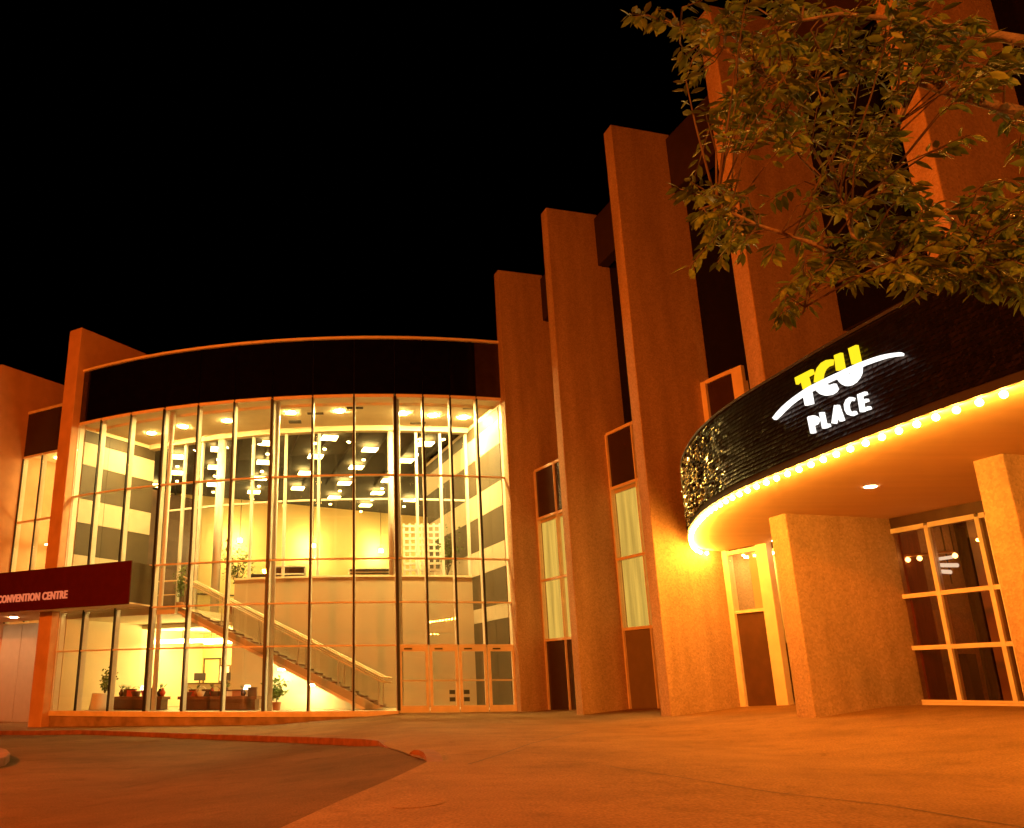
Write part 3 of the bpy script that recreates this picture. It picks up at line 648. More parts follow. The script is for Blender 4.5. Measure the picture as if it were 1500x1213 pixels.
MB().obox(A, e, nn, .2, 1.24, -.03, .11, 8.4, 8.52).build('bay_rail', 'salmon', AU)
MB().obox(A, e, nn, 0, 2.4, .9, 1.0, 1.0, 3.5).build('room_wall', 'curtain', AU)
MB().obox(A, e, nn, .62, 1.24, .3, .36, 1.86, 3.34).build('window_blind', 'creampanel', AU)
MB().obox(A, e, nn, .3, 2.2, .45, .65, 3.3, 3.34).build('strip_light', 'strip', AU)
# glazed foyer bay under the canopy
A, e, nn, L_ = bay_frame(3)
zl = [-.42, .68, 1.77, 3.2]
posts = [(-.1, .12), (.85, .09), (1.97, .09), (2.2, .12), (3.2, .09), (4.3, .09)]
bay(3, zl, posts, ['glass_tint']*3, 0)
MB().obox(A, e, nn, -.16, L_, -.03, .12, -.8, -.425).build('bay_sill', 'salmon', AU)
MB().obox(A, e, nn, -.1, L_, .0, .15, 3.262, 3.56).build('bay_header', 'brown', AU)
MB().obox(A, e, nn, -6.5, L_+1, 3.6, 3.8, -.5, 3.6).build('foyer_wall', 'wood_red', AU)
MB().obox(A, e, nn, .01, L_, .15, 3.6, -.56, -.5).build('foyer_floor', 'wood', AU)
MB().obox(A, e, nn, .01, L_, .15, 3.8, 3.57, 3.7).build('foyer_ceiling', 'brownpanel', AU)
MB().obox(A, e, nn, .0, .07, .16, 1.9, -.5, 3.56).build('foyer_panelling', 'wood_red', AU)
MB().obox(A, e, nn, .62, .95, 1.6, 1.95, -.5, 3.56).build('foyer_column', 'creampanel', AU)
MB().obox(A, e, nn, .071, .09, .75, 1.3, .4, 1.5).build('wall_notice', 'taupe', AU)
MB().obox(A, e, nn, .2, .5, .9, 1.2, -.5, .55).build('foyer_stand', 'dark', AU)
for s_, o_ in ((.9, .9), (1.7, 1.5), (3.4, 1.6)): 
    x, y = A[0]+e[0]*s_+nn[0]*o_, A[1]+e[1]*s_+nn[1]*o_
    inst(Src('foyer_downlight', MB().lathe((0, 0, 0), [(.02, 0), (.08, 0), (.08, .03), (.02, .03)], 10), emit('foyer_glow', (1, .5, .13), 130)), (x, y, 3.53), AU)
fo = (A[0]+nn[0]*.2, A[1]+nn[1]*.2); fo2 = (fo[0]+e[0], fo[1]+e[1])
fb = thing('bulb_reflection', (*xy(on_plane(1355, 815, fo, fo2)), 1.9), 'row of small bulbs added behind the foyer glass to imitate a reflection', 'light')  # added bulb row, stands in for a reflection in the glass
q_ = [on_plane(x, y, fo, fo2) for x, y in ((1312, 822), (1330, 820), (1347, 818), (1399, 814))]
MB().tube([q_[0]+Vector((0, 0, .09)), q_[3]+Vector((0, 0, .09))], .03, 8).build('rail', 'brass', fb)  # added rail, carries the stand-in bulbs
for p_ in (q_[0], q_[3]): MB().tube([(p_.x, p_.y, p_.z+.1), (p_.x, p_.y, 3.57)], .01, 6).build('added_hanger', 'dark', fb)
fg = emit('bulb_reflection_glow', (1, .62, .2), 14)
for p_ in q_: inst(Src('bulb', MB().lathe((0, 0, 0), [(.01, -.055), (.04, -.035), (.055, 0), (.04, .035), (.01, .06)], 12), fg, True), p_, fb)  # added bulbs, stand in for the reflection
sgp = thing('bar_reflection', (*xy(on_plane(1384, 828, fo, fo2)), 1.7), 'stack of three white glowing bars added to imitate a reflection in the foyer glass', 'imitated reflection')  # added glowing bars, likewise in place of a reflection
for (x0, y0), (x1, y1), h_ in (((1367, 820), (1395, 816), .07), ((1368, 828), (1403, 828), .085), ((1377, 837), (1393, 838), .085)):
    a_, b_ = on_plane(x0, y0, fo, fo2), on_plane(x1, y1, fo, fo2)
    MB().tube([a_, b_], h_/2, 8).build('bar', emit('bar_reflection_glow', (1, .95, .88), 1.5), sgp)
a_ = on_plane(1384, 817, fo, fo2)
MB().tube([(a_.x+nn[0]*.06, a_.y+nn[1]*.06, a_.z-.55), (a_.x+nn[0]*.06, a_.y+nn[1]*.06, 3.57)], .015, 6).build('added_hanger', 'dark', sgp)
A, e, nn, L_ = bay_frame(4)
bay(4, zl, [(.05, .1), (1.2, .09), (2.4, .09), (3.6, .09)], ['glass_tint']*3, 0)
MB().obox(A, e, nn, 0, L_, 1.2, 1.3, -.6, 3.6).build('foyer_wall', 'wood_red', AU)

# ================================================================== ENTRANCE CANOPY (marquee)
cpts = [(9.16, 24.02), (8.78, 23.72), (8.35, 22.95), (7.95, 22.0), (7.44, 20.5), (7.13, 19.2), (6.92, 18.0), (6.84, 16.85), (6.86, 15.85), (6.96, 14.9), (7.08, 14.0), (7.22, 12.96), (7.40, 11.99), (7.59, 11.03), (7.77, 10.39), (8.0, 9.6), (8.45, 8.3), (9.1, 7.1), (10.0, 6.1), (11.3, 5.4)]
def catmull(P, n=8):
    out = []
    for i in range(len(P)-1):
        p0 = P[max(i-1, 0)]; p1 = P[i]; p2 = P[i+1]; p3 = P[min(i+2, len(P)-1)]
        for k in range(n):
            t = k/n; out.append(tuple(.5*((2*p1[j])+(-p0[j]+p2[j])*t+(2*p0[j]-5*p1[j]+4*p2[j]-p3[j])*t*t+(-p0[j]+3*p1[j]-3*p2[j]+p3[j])*t**3) for j in (0, 1)))
    out.append(P[-1]); return out
CC = catmull(cpts); cum = [0]
for a, b in zip(CC[:-1], CC[1:]): cum.append(cum[-1]+math.hypot(b[0]-a[0], b[1]-a[1]))
CL = cum[-1]
def cpos(s_, off=0.0):
    s_ = max(0, min(CL-1e-6, s_)); k = max(i for i in range(len(cum)) if cum[i] <= s_); k = min(k, len(CC)-2)
    t = (s_-cum[k])/(cum[k+1]-cum[k]); a, b = CC[k], CC[k+1]; h = norm2((b[0]-a[0], b[1]-a[1]))
    a0 = CC[max(k-1, 0)]; b1 = CC[min(k+2, len(CC)-1)]
    h0 = norm2((b[0]-a0[0], b[1]-a0[1])); h1 = norm2((b1[0]-a[0], b1[1]-a[1])); h = norm2((lerp(h0[0], h1[0], t), lerp(h0[1], h1[1], t)))
    nrm = (h[1], -h[0])           # outward
    if nrm[0] > 0 and a[1] < 22 and a[1] > 9: nrm = (-nrm[0], -nrm[1])
    return (lerp(a[0], b[0], t)+nrm[0]*off, lerp(a[1], b[1], t)+nrm[1]*off), nrm
sgn = 1 if cpos(6)[1][0] < 0 else -1
def cpos2(s_, off=0.0):
    p, _ = cpos(s_, 0); p2, _ = cpos(s_+.05, 0); p1, _ = cpos(s_-.05, 0); h = norm2((p2[0]-p1[0], p2[1]-p1[1])); nr = (h[1], -h[0])
    return (p[0]+nr[0]*off, p[1]+nr[1]*off), nr
ZC, ZCT = 3.5, 5.12
CA = thing('entrance_canopy', (9.3, 16, ZC), 'curved dark entrance canopy edged with glowing marquee bulbs', 'canopy')
NS = 110
ring_o = [cpos2(CL*k/NS, -.02)[0] for k in range(NS+1)]
back = [FP(5, LW[5]+.3, .5), FP(4, LW[4]+.25, .5), FP(3, LW[3]+.2, .5), FP(2, LW[2]-.05, FT[2]+.01)]
poly = ring_o+[(12.5, 5.6), (14.8, 8.0)]+back
MB().prism(poly, ZC, ZC+.1).build('soffit', 'soffit', CA)
MB().prism([cpos2(CL*k/NS, -.08)[0] for k in range(NS+1)]+[(12.5, 5.6), (14.8, 8.0)]+back, ZCT-.12, ZCT-.02).build('canopy_roof', 'screen_back', CA)
def band(o0, o1, z0, z1, name, mt, s0=0, s1=None):
    s1 = s1 or CL; mb = MB(); row = []
    for k in range(NS+1):
        s_ = lerp(s0, s1, k/NS); a = cpos2(s_, o0)[0]; b = cpos2(s_, o1)[0]
        row.append([(*a, z0), (*b, z0), (*b, z1), (*a, z1)])
    for p, q in zip(row[:-1], row[1:]): mb.add(p+q, [(0, 1, 5, 4), (1, 2, 6, 5), (2, 3, 7, 6), (3, 0, 4, 7)])
    mb.add(row[0], [(3, 2, 1, 0)]); mb.add(row[-1], [(0, 1, 2, 3)])
    return mb.build(name, mt, CA)
band(-.06, 0, ZC+.045, ZCT, 'fascia_wall', 'screen_back')
band(-.02, .05, ZC-.02, ZC+.045, 'fascia_trim', 'screen_back')
band(-.05, .05, ZCT-.0, ZCT+.05, 'fascia_cap', 'screen_back')
# the fascia screen: rows of little bronze plates, each hanging at its own tilt; gold ones imitate atrium glints
mb = MB(); mg = MB(); rows = 20; hz = (ZCT-ZC-.14)/rows; s_ = .05; rnd = random.Random(3)
ncol = int(CL/.105)
for c_ in range(ncol):
    s0 = CL*c_/ncol; s1 = s0+CL/ncol*.93; sm = (s0+s1)/2
    wild = max(0, 1-max(0, sm-6.3)/2.2)
    (x0, y0), nr = cpos2(s0, .03); (x1, y1), _ = cpos2(s1, .03)
    for r in range(rows):
        z0 = ZC+.13+r*hz; z1 = z0+hz*.86; j = .006+.03*wild
        d4 = [rnd.uniform(-j, j) for _ in range(4)]; base_t = .012
        (mg if rnd.random() < wild*.95 else mb).add([(x0+nr[0]*(d4[0]+base_t), y0+nr[1]*(d4[0]+base_t), z0), (x1+nr[0]*(d4[1]+base_t), y1+nr[1]*(d4[1]+base_t), z0), (x1+nr[0]*(d4[2]-base_t), y1+nr[1]*(d4[2]-base_t), z1), (x0+nr[0]*(d4[3]-base_t), y0+nr[1]*(d4[3]-base_t), z1)], [(0, 1, 2, 3)])
stuff(mb.build('screen_tiles', 'screen', CA)); stuff(mg.build('glint_tiles', 'screen_glint', CA))
# bulbs along the lower edge
me_b = bmesh.new(); bmesh.ops.create_icosphere(me_b, subdivisions=2, radius=.047); bd = bpy.data.meshes.new('marquee_bulb'); me_b.to_mesh(bd); me_b.free(); bd.materials.append(M['bulb'])
bd.polygons.foreach_set('use_smooth', [True]*len(bd.polygons))
class _S: pass
bs = _S(); bs.name = 'marquee_bulb'; bs.data = bd
sock = Src('bulb_socket', MB().lathe((0, 0, 0), [(.03, .03), (.03, .09), (.02, .09)], 8), 'brass')
s_ = .12
while s_ < CL-.1:
    (x, y), _ = cpos2(s_, -.015); b_ = inst(bs, (x, y, ZC-.085), CA); 
    s_ += .332
for x, y in ((1275, 713), (1137, 792)):
    p = at_z(x, y, ZC-.004); inst(Src('soffit_downlight', MB().lathe((0, 0, 0), [(.02, 0), (.11, 0), (.11, .02), (.02, .02)], 14), 'soffit_down'), (p.x, p.y, ZC-.014), CA)

# ------------------------------------------------------------------ sign lettering on the canopy (flat lit letters bent to the fascia)
def fascia_hit(x, y):
    d = ray(x, y); best = None
    for k in range(len(CC)-1):
        a = cpos2(cum[k], .09)[0]; b = cpos2(cum[k+1], .09)[0]
        den = d.x*(b[1]-a[1])-d.y*(b[0]-a[0])
        if abs(den) < 1e-9: continue
        t = (a[0]*(b[1]-a[1])-a[1]*(b[0]-a[0]))/den; X, Y = d.x*t, d.y*t
        u = ((X-a[0])*(b[0]-a[0])+(Y-a[1])*(b[1]-a[1]))/((b[0]-a[0])**2+(b[1]-a[1])**2)
        if -.001 <= u <= 1.001 and t > 0 and (best is None or t < best[2]): best = (lerp(cum[k], cum[k+1], u), d.z*t, t)
    return best[:2]
def zs(x, y): return (1120+x/6.818, 490+y/6.818)
def plate(polys, name, mt, parent, th=.05):
    mb = MB()
    for poly in polys:
        uv = [fascia_hit(*zs(*p)) for p in poly]
        tri = geometry.tessellate_polygon([[Vector((u, v, 0)) for u, v in uv]]); n = len(uv)
        fr = []; bk = []
        for u, v in uv: a = cpos2(u, .09)[0]; b = cpos2(u, .09-th)[0]; fr.append((*a, v)); bk.append((*b, v))
        mb.add(fr+bk, [tuple(t) for t in tri]+[(i, (i+1) % n, n+(i+1) % n, n+i) for i in range(n)])
    o = mb.build(name, mt, parent); o['_'] = 0; del o['_']
    return o
def stroke(path, wid):
    L_ = []; R2 = []; n = len(path)
    for i, p in enumerate(path):
        a = path[max(i-1, 0)]; b = path[min(i+1, n-1)]; t = norm2((b[0]-a[0], b[1]-a[1])); nr = (-t[1], t[0])
        L_.append((p[0]+nr[0]*wid/2, p[1]+nr[1]*wid/2)); R2.append((p[0]-nr[0]*wid/2, p[1]-nr[1]*wid/2))
    return L_+R2[::-1]
pS = fascia_hit(*zs(640, 500)); pc = cpos2(pS[0], .05)[0]
SG = thing('illuminated_sign', (pc[0], pc[1], ZC+.3), 'lit TCU PLACE sign in yellow and white letters with a white swoosh', 'sign')
plate([[(298, 432), (462, 348), (476, 392), (418, 424), (442, 505), (380, 548), (357, 455), (312, 500)]], 'letter_t_top', 'sign_yellow', SG)
plate([[(376, 588), (446, 548), (470, 692), (402, 710)]], 'letter_t_stem', 'sign_white', SG)
plate([[(666, 248), (610, 256), (560, 285), (520, 335), (498, 400), (490, 478), (562, 442), (570, 392), (592, 345), (622, 318), (662, 304)]], 'letter_c_top', 'sign_yellow', SG)
plate([[(488, 525), (515, 565), (555, 596), (600, 610), (655, 600), (695, 575), (716, 545), (690, 490), (650, 505), (610, 500), (570, 478)]], 'letter_c_base', 'sign_white', SG)
plate([[(690, 208), (756, 182), (784, 338), (712, 362)]], 'letter_u_left_top', 'sign_yellow', SG)
plate([[(832, 140), (910, 104), (946, 278), (868, 298)]], 'letter_u_right_top', 'sign_yellow', SG)
plate([[(715, 425), (735, 465), (765, 495), (805, 514), (850, 505), (895, 475), (930, 430), (950, 385), (954, 318), (884, 345), (868, 375), (845, 395), (818, 400), (790, 380), (775, 395)]], 'letter_u_base', 'sign_white', SG)
swu = [(75, 832), (115, 780), (170, 720), (225, 672), (280, 628), (350, 578), (420, 532), (490, 494), (560, 460), (640, 420), (720, 384), (790, 350), (850, 322), (925, 289), (1000, 260), (1075, 233), (1150, 210), (1220, 194), (1280, 185), (1345, 178), (1366, 190)]
swl = [(1362, 212), (1280, 220), (1215, 232), (1150, 250), (1075, 275), (1000, 303), (930, 331), (860, 362), (795, 396), (730, 430), (650, 466), (570, 505), (500, 542), (430, 582), (365, 620), (300, 665), (245, 708), (190, 760), (140, 812), (96, 852)]
plate([[swu[i], swu[i+1], swl[-2-i] if i < len(swl)-1 else swl[0], swl[-1-i] if i < len(swl) else swl[0]] for i in range(len(swl)-1)]+[[swu[19], swu[20], swl[0]]], 'swoosh', 'sign_white', SG)
plate([stroke([(440, 822), (474, 985)], 35), stroke([(436, 832), (478, 822), (505, 834), (514, 858), (502, 884), (455, 904)], 27)], 'letter_p', 'sign_white', SG)
plate([stroke([(558, 778), (590, 936)], 32), stroke([(582, 922), (634, 904)], 30)], 'letter_l', 'sign_white', SG)
plate([stroke([(708, 708), (682, 888)], 32), stroke([(708, 708), (762, 862)], 34), stroke([(690, 840), (748, 818)], 24)], 'letter_a', 'sign_white', SG)
plate([stroke([(876, 648), (850, 640), (822, 660), (806, 700), (812, 750), (832, 785), (862, 796), (898, 778)], 32)], 'letter_c', 'sign_white', SG)
plate([stroke([(938, 600), (966, 772)], 32), stroke([(930, 612), (1002, 584)], 29), stroke([(945, 680), (1016, 654)], 27), stroke([(955, 758), (1040, 730)], 29)], 'letter_e', 'sign_white', SG)

# ================================================================== LEFT WING with its own fins
LWG = thing('side_wing', (-17, 41, -1.5), 'low wing with two orange concrete fins left of the glass atrium', 'building')
dL = norm2((.53, .848)); eL = (dL[1], -dL[0])
PA = (-13.72, 36.96)
def LP(o, a, t): return (o[0]+dL[0]*a-eL[0]*t, o[1]+dL[1]*a-eL[1]*t)
ZL = 15.94
for o_, ln, th in ((PA, 4.25, .82), ((-19.41, 41.63), 4.0, .82)):
    MB().prism([LP(o_, 0, 0), LP(o_, 0, th), LP(o_, ln, th), LP(o_, ln, 0)], -2.2, ZL).build('concrete_fin', 'stucco', LWG, bevel=.025)
gL = (-18.40, 43.30)
Q = lambda s_, b: (gL[0]+eL[0]*s_+dL[0]*b, gL[1]+eL[1]*s_+dL[1]*b)
LLn = 4.9
nL = dL
zl = [3.0, 7.94, 11.3]
def lbox(s0, s1, b0, b1, z0, z1, nm, mt): return MB().obox(gL, eL, nL, s0, s1, b0, b1, z0, z1).build(nm, mt, LWG)
lbox(0, LLn, 0, .12, 11.42, 13.7, 'spandrel_panel', 'spandrel_b'); lbox(0, LLn, -.04, .14, 13.703, 13.85, 'coping', 'salmon')
lbox(0, LLn, .13, .3, 13.0, 13.6, 'parapet', 'brown')
ps = [.06, 1.57, 3.1]
for s_ in ps: lbox(s_-.04, s_+.04, -.05, -.001, 3.0, 11.28, 'mullion', 'blackcap'); lbox(s_-.05, s_+.05, 0, .25, 3.0, 11.28, 'mullion', 'white_alu')
ee = ps+[LLn]
for z in (7.94, 11.34):
    for j in range(3): lbox(ee[j]+.05, ee[j+1]-.05, -.03, .1, z-.05, z+.06, 'rail', 'salmon')
for z0, z1 in ((3.0, 7.89), (8.0, 11.29)):
    for j in range(3): lbox(ee[j]+.05, ee[j+1]-.05, .02, .034, z0, z1, 'pane', 'glass')
lbox(-.2, LLn, 3.0, 3.2, 2.6, 12, 'room_wall', 'yellow'); lbox(-.2, LLn, .3, 3.0, 11.5, 11.7, 'room_ceiling', 'ceil'); lbox(-.2, LLn, .1, 3.0, 2.7, 2.95, 'room_floor', 'floor')
lbox(-.5, -.2, .3, 3.2, 2.6, 12, 'room_wall', 'yellow'); lbox(LLn, LLn+.3, .3, 3.2, 2.6, 12, 'room_wall', 'yellow')
for s_ in (1.0, 3.2): lbox(s_, s_+.9, 1.1, 1.9, 11.44, 11.49, 'ceiling_light', 'troffer')
for s_ in (1.0, 3.2): lbox(s_, s_+.9, 1.1, 1.9, 6.9, 6.95, 'ceiling_light', 'troffer')
lbox(-2.5, 4.9, 0, .25, -2.0, 2.9, 'ground_floor_wall', 'creampanel')
for k in range(3): lbox(.1+k*1.45, .1+k*1.45+1.4, -.03, -.001, -1.5, 1.05, 'wall_panel', 'creampanel'); lbox(.1+k*1.45, .1+k*1.45+1.4, -.03, -.001, 1.07, 2.88, 'wall_panel', 'creampanel')
lbox(-9, 1.2, 3.3, 12, -2, 11, 'wing_mass', 'brown')

# ------------------------------------------------------------------ porch canopy with lettering
T0 = (-9.6, 33.74); eT = norm2((-.878, .479)); nT = (eT[1], -eT[0]) if eT[1]*0+1 and (eT[1]*.5-eT[0]*.8) > 0 else (-eT[1], eT[0])
PCn = thing('porch_canopy', (-16, 38, 3.03), 'dark red box canopy lettered CONVENTION CENTRE over the side entrance', 'canopy')
PZ0, PZ1 = 3.05, 4.70
tB = AP(ANG[3], RG+.07)
fr0 = T0; fr1 = (T0[0]+eT[0]*15, T0[1]+eT[1]*15)
polyC = [fr0, tB]+[AP(lerp(ANG[3], ANG[0], i/6), RG+.08) for i in range(1, 7)]
polyC += [LP(PA, -.02, -.02), LP(PA, -.02, .86), Q(2.9, -.06), Q(-3.5, -.06), fr1]
MB().prism(polyC, PZ0+.06, PZ1-.04).build('canopy_body', 'porch_side', PCn)
MB().prism([(p[0], p[1]) for p in polyC], PZ0, PZ0+.057).build('canopy_soffit', 'soffit', PCn)
MB().obox(T0, eT, nT, 0, 15, -.05, -.003, PZ0-.02, PZ1).build('fascia_board', 'porch', PCn)
es_ = norm2((tB[0]-T0[0], tB[1]-T0[1])); ws_ = math.hypot(tB[0]-T0[0], tB[1]-T0[1])
for k, (x, y) in enumerate(((20, 904), (-40, 908))):
    p = at_z(x, y, PZ0); inst(Src('soffit_downlight', MB().lathe((0, 0, 0), [(.02, 0), (.15, 0), (.15, .03), (.02, .03)], 14), emit('porch_glow', (1, .62, .3), 300)), (p.x, p.y, PZ0-.02), PCn)
cu = bpy.data.curves.new('lettering', 'FONT'); cu.body = 'CONVENTION CENTRE'; cu.size = .43; cu.extrude = .02; cu.offset = .010; cu.space_character = 1.08; cu.resolution_u = 3
to = bpy.data.objects.new('lettering_curve', cu); col.objects.link(to)
bpy.context.view_layer.update()
me = bpy.data.meshes.new_from_object(to.evaluated_get(bpy.context.evaluated_depsgraph_get())); bpy.data.objects.remove(to)
wid = max(v.co.x for v in me.vertices)-min(v.co.x for v in me.vertices)
# the words end 3.35 m from the canopy corner and are 4.15 m long
kx = 4.15/wid
mm = MB(); mm.v = []
off = (-nT[0], -nT[1])
for v in me.vertices:
    s_ = 3.35+4.15-v.co.x*kx; b = .052+.02+v.co.z
    mm.v.append((T0[0]+eT[0]*s_+off[0]*b, T0[1]+eT[1]*s_+off[1]*b, 3.43+v.co.y))
mm.f = [tuple(p.vertices) for p in me.polygons]
lt = mm.build('lettering', emit('porch_letter_glow', (1.0, .20, .07), .8), PCn); lt['label'] = 'raised letters reading CONVENTION CENTRE'

# ================================================================== LOBBY FURNISHINGS seen through the glass
def plant(name, base, h, r, label, potmt, potr=.2, poth=.4, leafn=160, trunk=True, group=None, lsize=.13, low=.45, seed=1):
    rnd = random.Random(seed)
    t = thing(name, base, label, 'plant', group)
    x, y, z = base
    MB().lathe((x, y, z), [(potr*.75, 0), (potr, poth), (potr*.88, poth), (potr*.85, poth-.04)], 14).build('pot', potmt, t, smooth=False)
    tr = MB(); tips = []
    for k in range(9):
        a = rnd.uniform(0, 6.28); rr = r*rnd.uniform(.3, .85); zt = h*rnd.uniform(low+.1, .95)
        p0 = Vector((x, y, z+poth-.05)); p1 = Vector((x, y, z+h*low*rnd.uniform(.7, 1))); p2 = Vector((x+rr*math.cos(a), y+rr*math.sin(a), z+zt))
        tr.tube([p0, p0.lerp(p1, .6), p1, p2], [.03, .025, .018, .006], 5); tips.append((p1, p2))
    tr.build('stem', 'twig', t)
    lf = MB()
    for k in range(leafn):
        p1, p2 = rnd.choice(tips); c_ = p1.lerp(p2, rnd.uniform(.3, 1.1))+Vector((rnd.gauss(0, r*.22), rnd.gauss(0, r*.22), rnd.gauss(0, h*.06)))
        d_ = Vector((rnd.gauss(0, 1), rnd.gauss(0, 1), rnd.gauss(-.1, .7))).normalized(); s2 = d_.cross(Vector((rnd.gauss(0, 1), rnd.gauss(0, 1), rnd.gauss(0, 1)))).normalized(); L_ = lsize*rnd.uniform(.7, 1.3); W_ = L_*.3
        lf.add([c_, c_+d_*L_*.5+s2*W_, c_+d_*L_, c_+d_*L_*.5-s2*W_], [(0, 1, 2, 3)])
    stuff(lf.build('foliage', 'leaf_in', t)); return t
p = AP(-18.7, 18.9); plant('potted_tree', (p[0], p[1], 3.05), 3.6, .8, 'bushy potted ficus on the upper lobby floor beside the round white column', 'pot', .25, .5, 420, low=.5, seed=2)
p = AP(-22.6, 21.2); plant('potted_tree', (p[0], p[1], 3.05), 2.1, .42, 'slim potted tree at the head of the stairs', 'pot', .22, .45, 260, low=.35, seed=3)
p = AP(11.0, 18.8); plant('potted_tree', (p[0], p[1], 3.05), 3.9, .75, 'dark leafy potted tree beside the striped wall upstairs', 'darkpot', .25, .5, 380, low=.55, seed=4)
p = SP(3.9, .45, ZS); plant('potted_plant', (p[0], p[1], ZS), 1.2, .5, 'leafy green potted plant under the stairs', 'pot', .18, .3, 220, lsize=.17, low=.4, seed=5)
p = AP(-30.0, 22.4); plant('potted_plant', (p[0], p[1], ZS), 1.75, .4, 'pale flowering plant at the end of the reception window', 'pot', .2, .4, 240, low=.4, seed=6)
for nm, (a0, a1, r, lab) in enumerate(((-28.6, -21.9, 22.2, 'long low brown display bench behind the left reception glazing'), (-20.0, -11.2, 22.2, 'long low brown display bench nearer the stairs'))):
    b_ = thing('display_bench', (*AP((a0+a1)/2, r), ZS), lab, 'bench')
    sector_solid(MB(), a0, a1, r-.3, r+.3, ZS+.40, ZS+.52).build('bench_top', 'wood', b_)
    sector_solid(MB(), a0+.2, a1-.2, r-.24, r+.24, ZS+.02, ZS+.40).build('bench_front', 'brown', b_)
    sector_solid(MB(), a0+.1, a1-.1, r-.27, r+.27, ZS, ZS+.02).build('bench_base', 'dark', b_)
rnd = random.Random(11)
items = [(-28.0, 'vase', 'brown'), (-27.0, 'gift_box', 'dark'), (-25.9, 'basket', 'wood'), (-24.9, 'table_lamp', 'white'), (-23.9, 'gift_box', 'brown'), (-22.6, 'vase', 'dark'),
         (-19.2, 'basket', 'wood'), (-18.2, 'vase', 'pot'), (-17.1, 'gift_box', 'dark'), (-15.9, 'basket', 'brown'), (-14.8, 'vase', 'brown'), (-13.6, 'gift_box', 'pot'), (-12.4, 'table_lamp', 'white'),
         (-27.5, 'vase', 'white'), (-26.4, 'gift_box', 'red'), (-24.4, 'basket', 'red'), (-23.2, 'basket', 'white'), (-22.2, 'vase', 'red'), (-19.7, 'vase', 'white'), (-18.7, 'gift_box', 'red'), (-17.6, 'basket', 'white'), (-16.5, 'vase', 'red'), (-15.3, 'basket', 'red'), (-14.2, 'gift_box', 'white'), (-13.0, 'vase', 'dark'), (-11.8, 'gift_box', 'brown')]
cn = {}
adj = ['tall', 'squat', 'small', 'broad', 'narrow', 'low', 'plain']
nxt = {'left': 'left reception glazing', 'right': 'bench nearer the stairs'}
for k, (a, kind, mt) in enumerate(items):
    x, y = AP(a, 22.2+rnd.uniform(-.12, .12)); z = ZS+.52; h = rnd.uniform(.22, .34)
    which = 'left reception bench' if a < -21 else 'bench nearer the stairs'
    nb_ = cn.get((kind, which), 0); cn[(kind, which)] = nb_+1
    cname = {'brown': 'brown', 'dark': 'black', 'wood': 'wooden', 'white': 'white', 'pot': 'terracotta', 'red': 'red'}[mt]
    lab = '%s %s on the %s' % (cname, kind.replace('_', ' '), which)
    t = thing(kind, (x, y, z), lab, kind.replace('_', ' ').split()[-1])
    if kind == 'vase':
        MB().lathe((x, y, z), [(.06, 0), (.11, h*.3), (.12, h*.5), (.05, h*.85), (.07, h)], 12).build('body', mt, t, smooth=True)
        lf = MB()
        for q in range(14):
            d_ = Vector((rnd.gauss(0, .6), rnd.gauss(0, .6), 1)).normalized(); c_ = Vector((x, y, z+h)); s2 = d_.cross(Vector((1, 0, .2))).normalized()
            lf.add([c_, c_+d_*.12+s2*.03, c_+d_*.25, c_+d_*.12-s2*.03], [(0, 1, 2, 3)])
        lf.build('leaves', 'leaf_in', t)
    elif kind == 'gift_box':
        MB().box(x-.17, x+.17, y-.12, y+.12, z, z+h*.8).build('box', mt, t); MB().box(x-.18, x+.18, y-.13, y+.13, z+h*.8, z+h).build('lid', 'brown', t)
    elif kind == 'basket':
        MB().lathe((x, y, z), [(.15, 0), (.22, h*.7), (.20, h*.7), (.14, .04)], 14).build('bowl', mt, t)
        MB().tube([(x+.2*math.cos(q*math.pi/8), y, z+h*.65+.2*math.sin(q*math.pi/8)) for q in range(9)], .012, 6).build('handle', mt, t)
    else:
        MB().lathe((x, y, z), [(.09, 0), (.09, .02), (.02, .04), (.02, h)], 12).build('base', 'steel', t)
        MB().lathe((x, y, z+h), [(.17, 0), (.11, .18), (.10, .18), (.16, 0.005)], 14).build('shade', emit('table_lamp_shade', (1, .8, .5), 5), t)
# pictures on the reception wall, globe lamps and a desk with screens
for a, wd in ((-27.5, .7), (-22.8, 1.0), (-19.2, .6)):
    dd = math.degrees(1/15.4); pf = wedge(MB(), a-dd*wd/2, a+dd*wd/2, 15.4, 15.45, .2, 1.0).build('picture_frame', 'brown', AT); wedge(MB(), a-dd*(wd/2-.07), a+dd*(wd/2-.07), 15.45, 15.46, .27, .93).build('picture', 'white', pf)
gsrc = Src('globe_lamp', MB().lathe((0, 0, 0), [(.02, -.13), (.09, -.1), (.13, 0), (.09, .1), (.02, .13)], 14), 'pendant', True)
for px_, py_, r_ in ((130, 940, 20.5), (272, 971, 19.0), (205, 975, 17.5), (366, 1000, 17.5)):
    d_ = ray(px_, py_); a_ = d_.x**2+d_.y**2; b_ = -2*(d_.x*AC[0]+d_.y*AC[1]); c_ = AC[0]**2+AC[1]**2-r_*r_; t_ = (-b_-math.sqrt(b_*b_-4*a_*c_))/(2*a_); P = d_*t_
    g_ = inst(gsrc, (P.x, P.y, P.z), AT); MB().tube([(P.x, P.y, P.z+.12), (P.x, P.y, 2.56)], .012, 6).build('lamp_cord', 'dark', AT)
dk = thing('reception_desk', (*AP(-24.5, 17.6), ZS), 'long pale reception desk with dark top under the hanging tube lights', 'desk')
sector_solid(MB(), -28.5, -20, 17.3, 17.9, ZS, ZS+1.0).build('desk_front', 'creampanel', dk); sector_solid(MB(), -28.8, -19.7, 17.2, 18.0, ZS+1.0, ZS+1.06).build('desk_top', 'brown', dk)
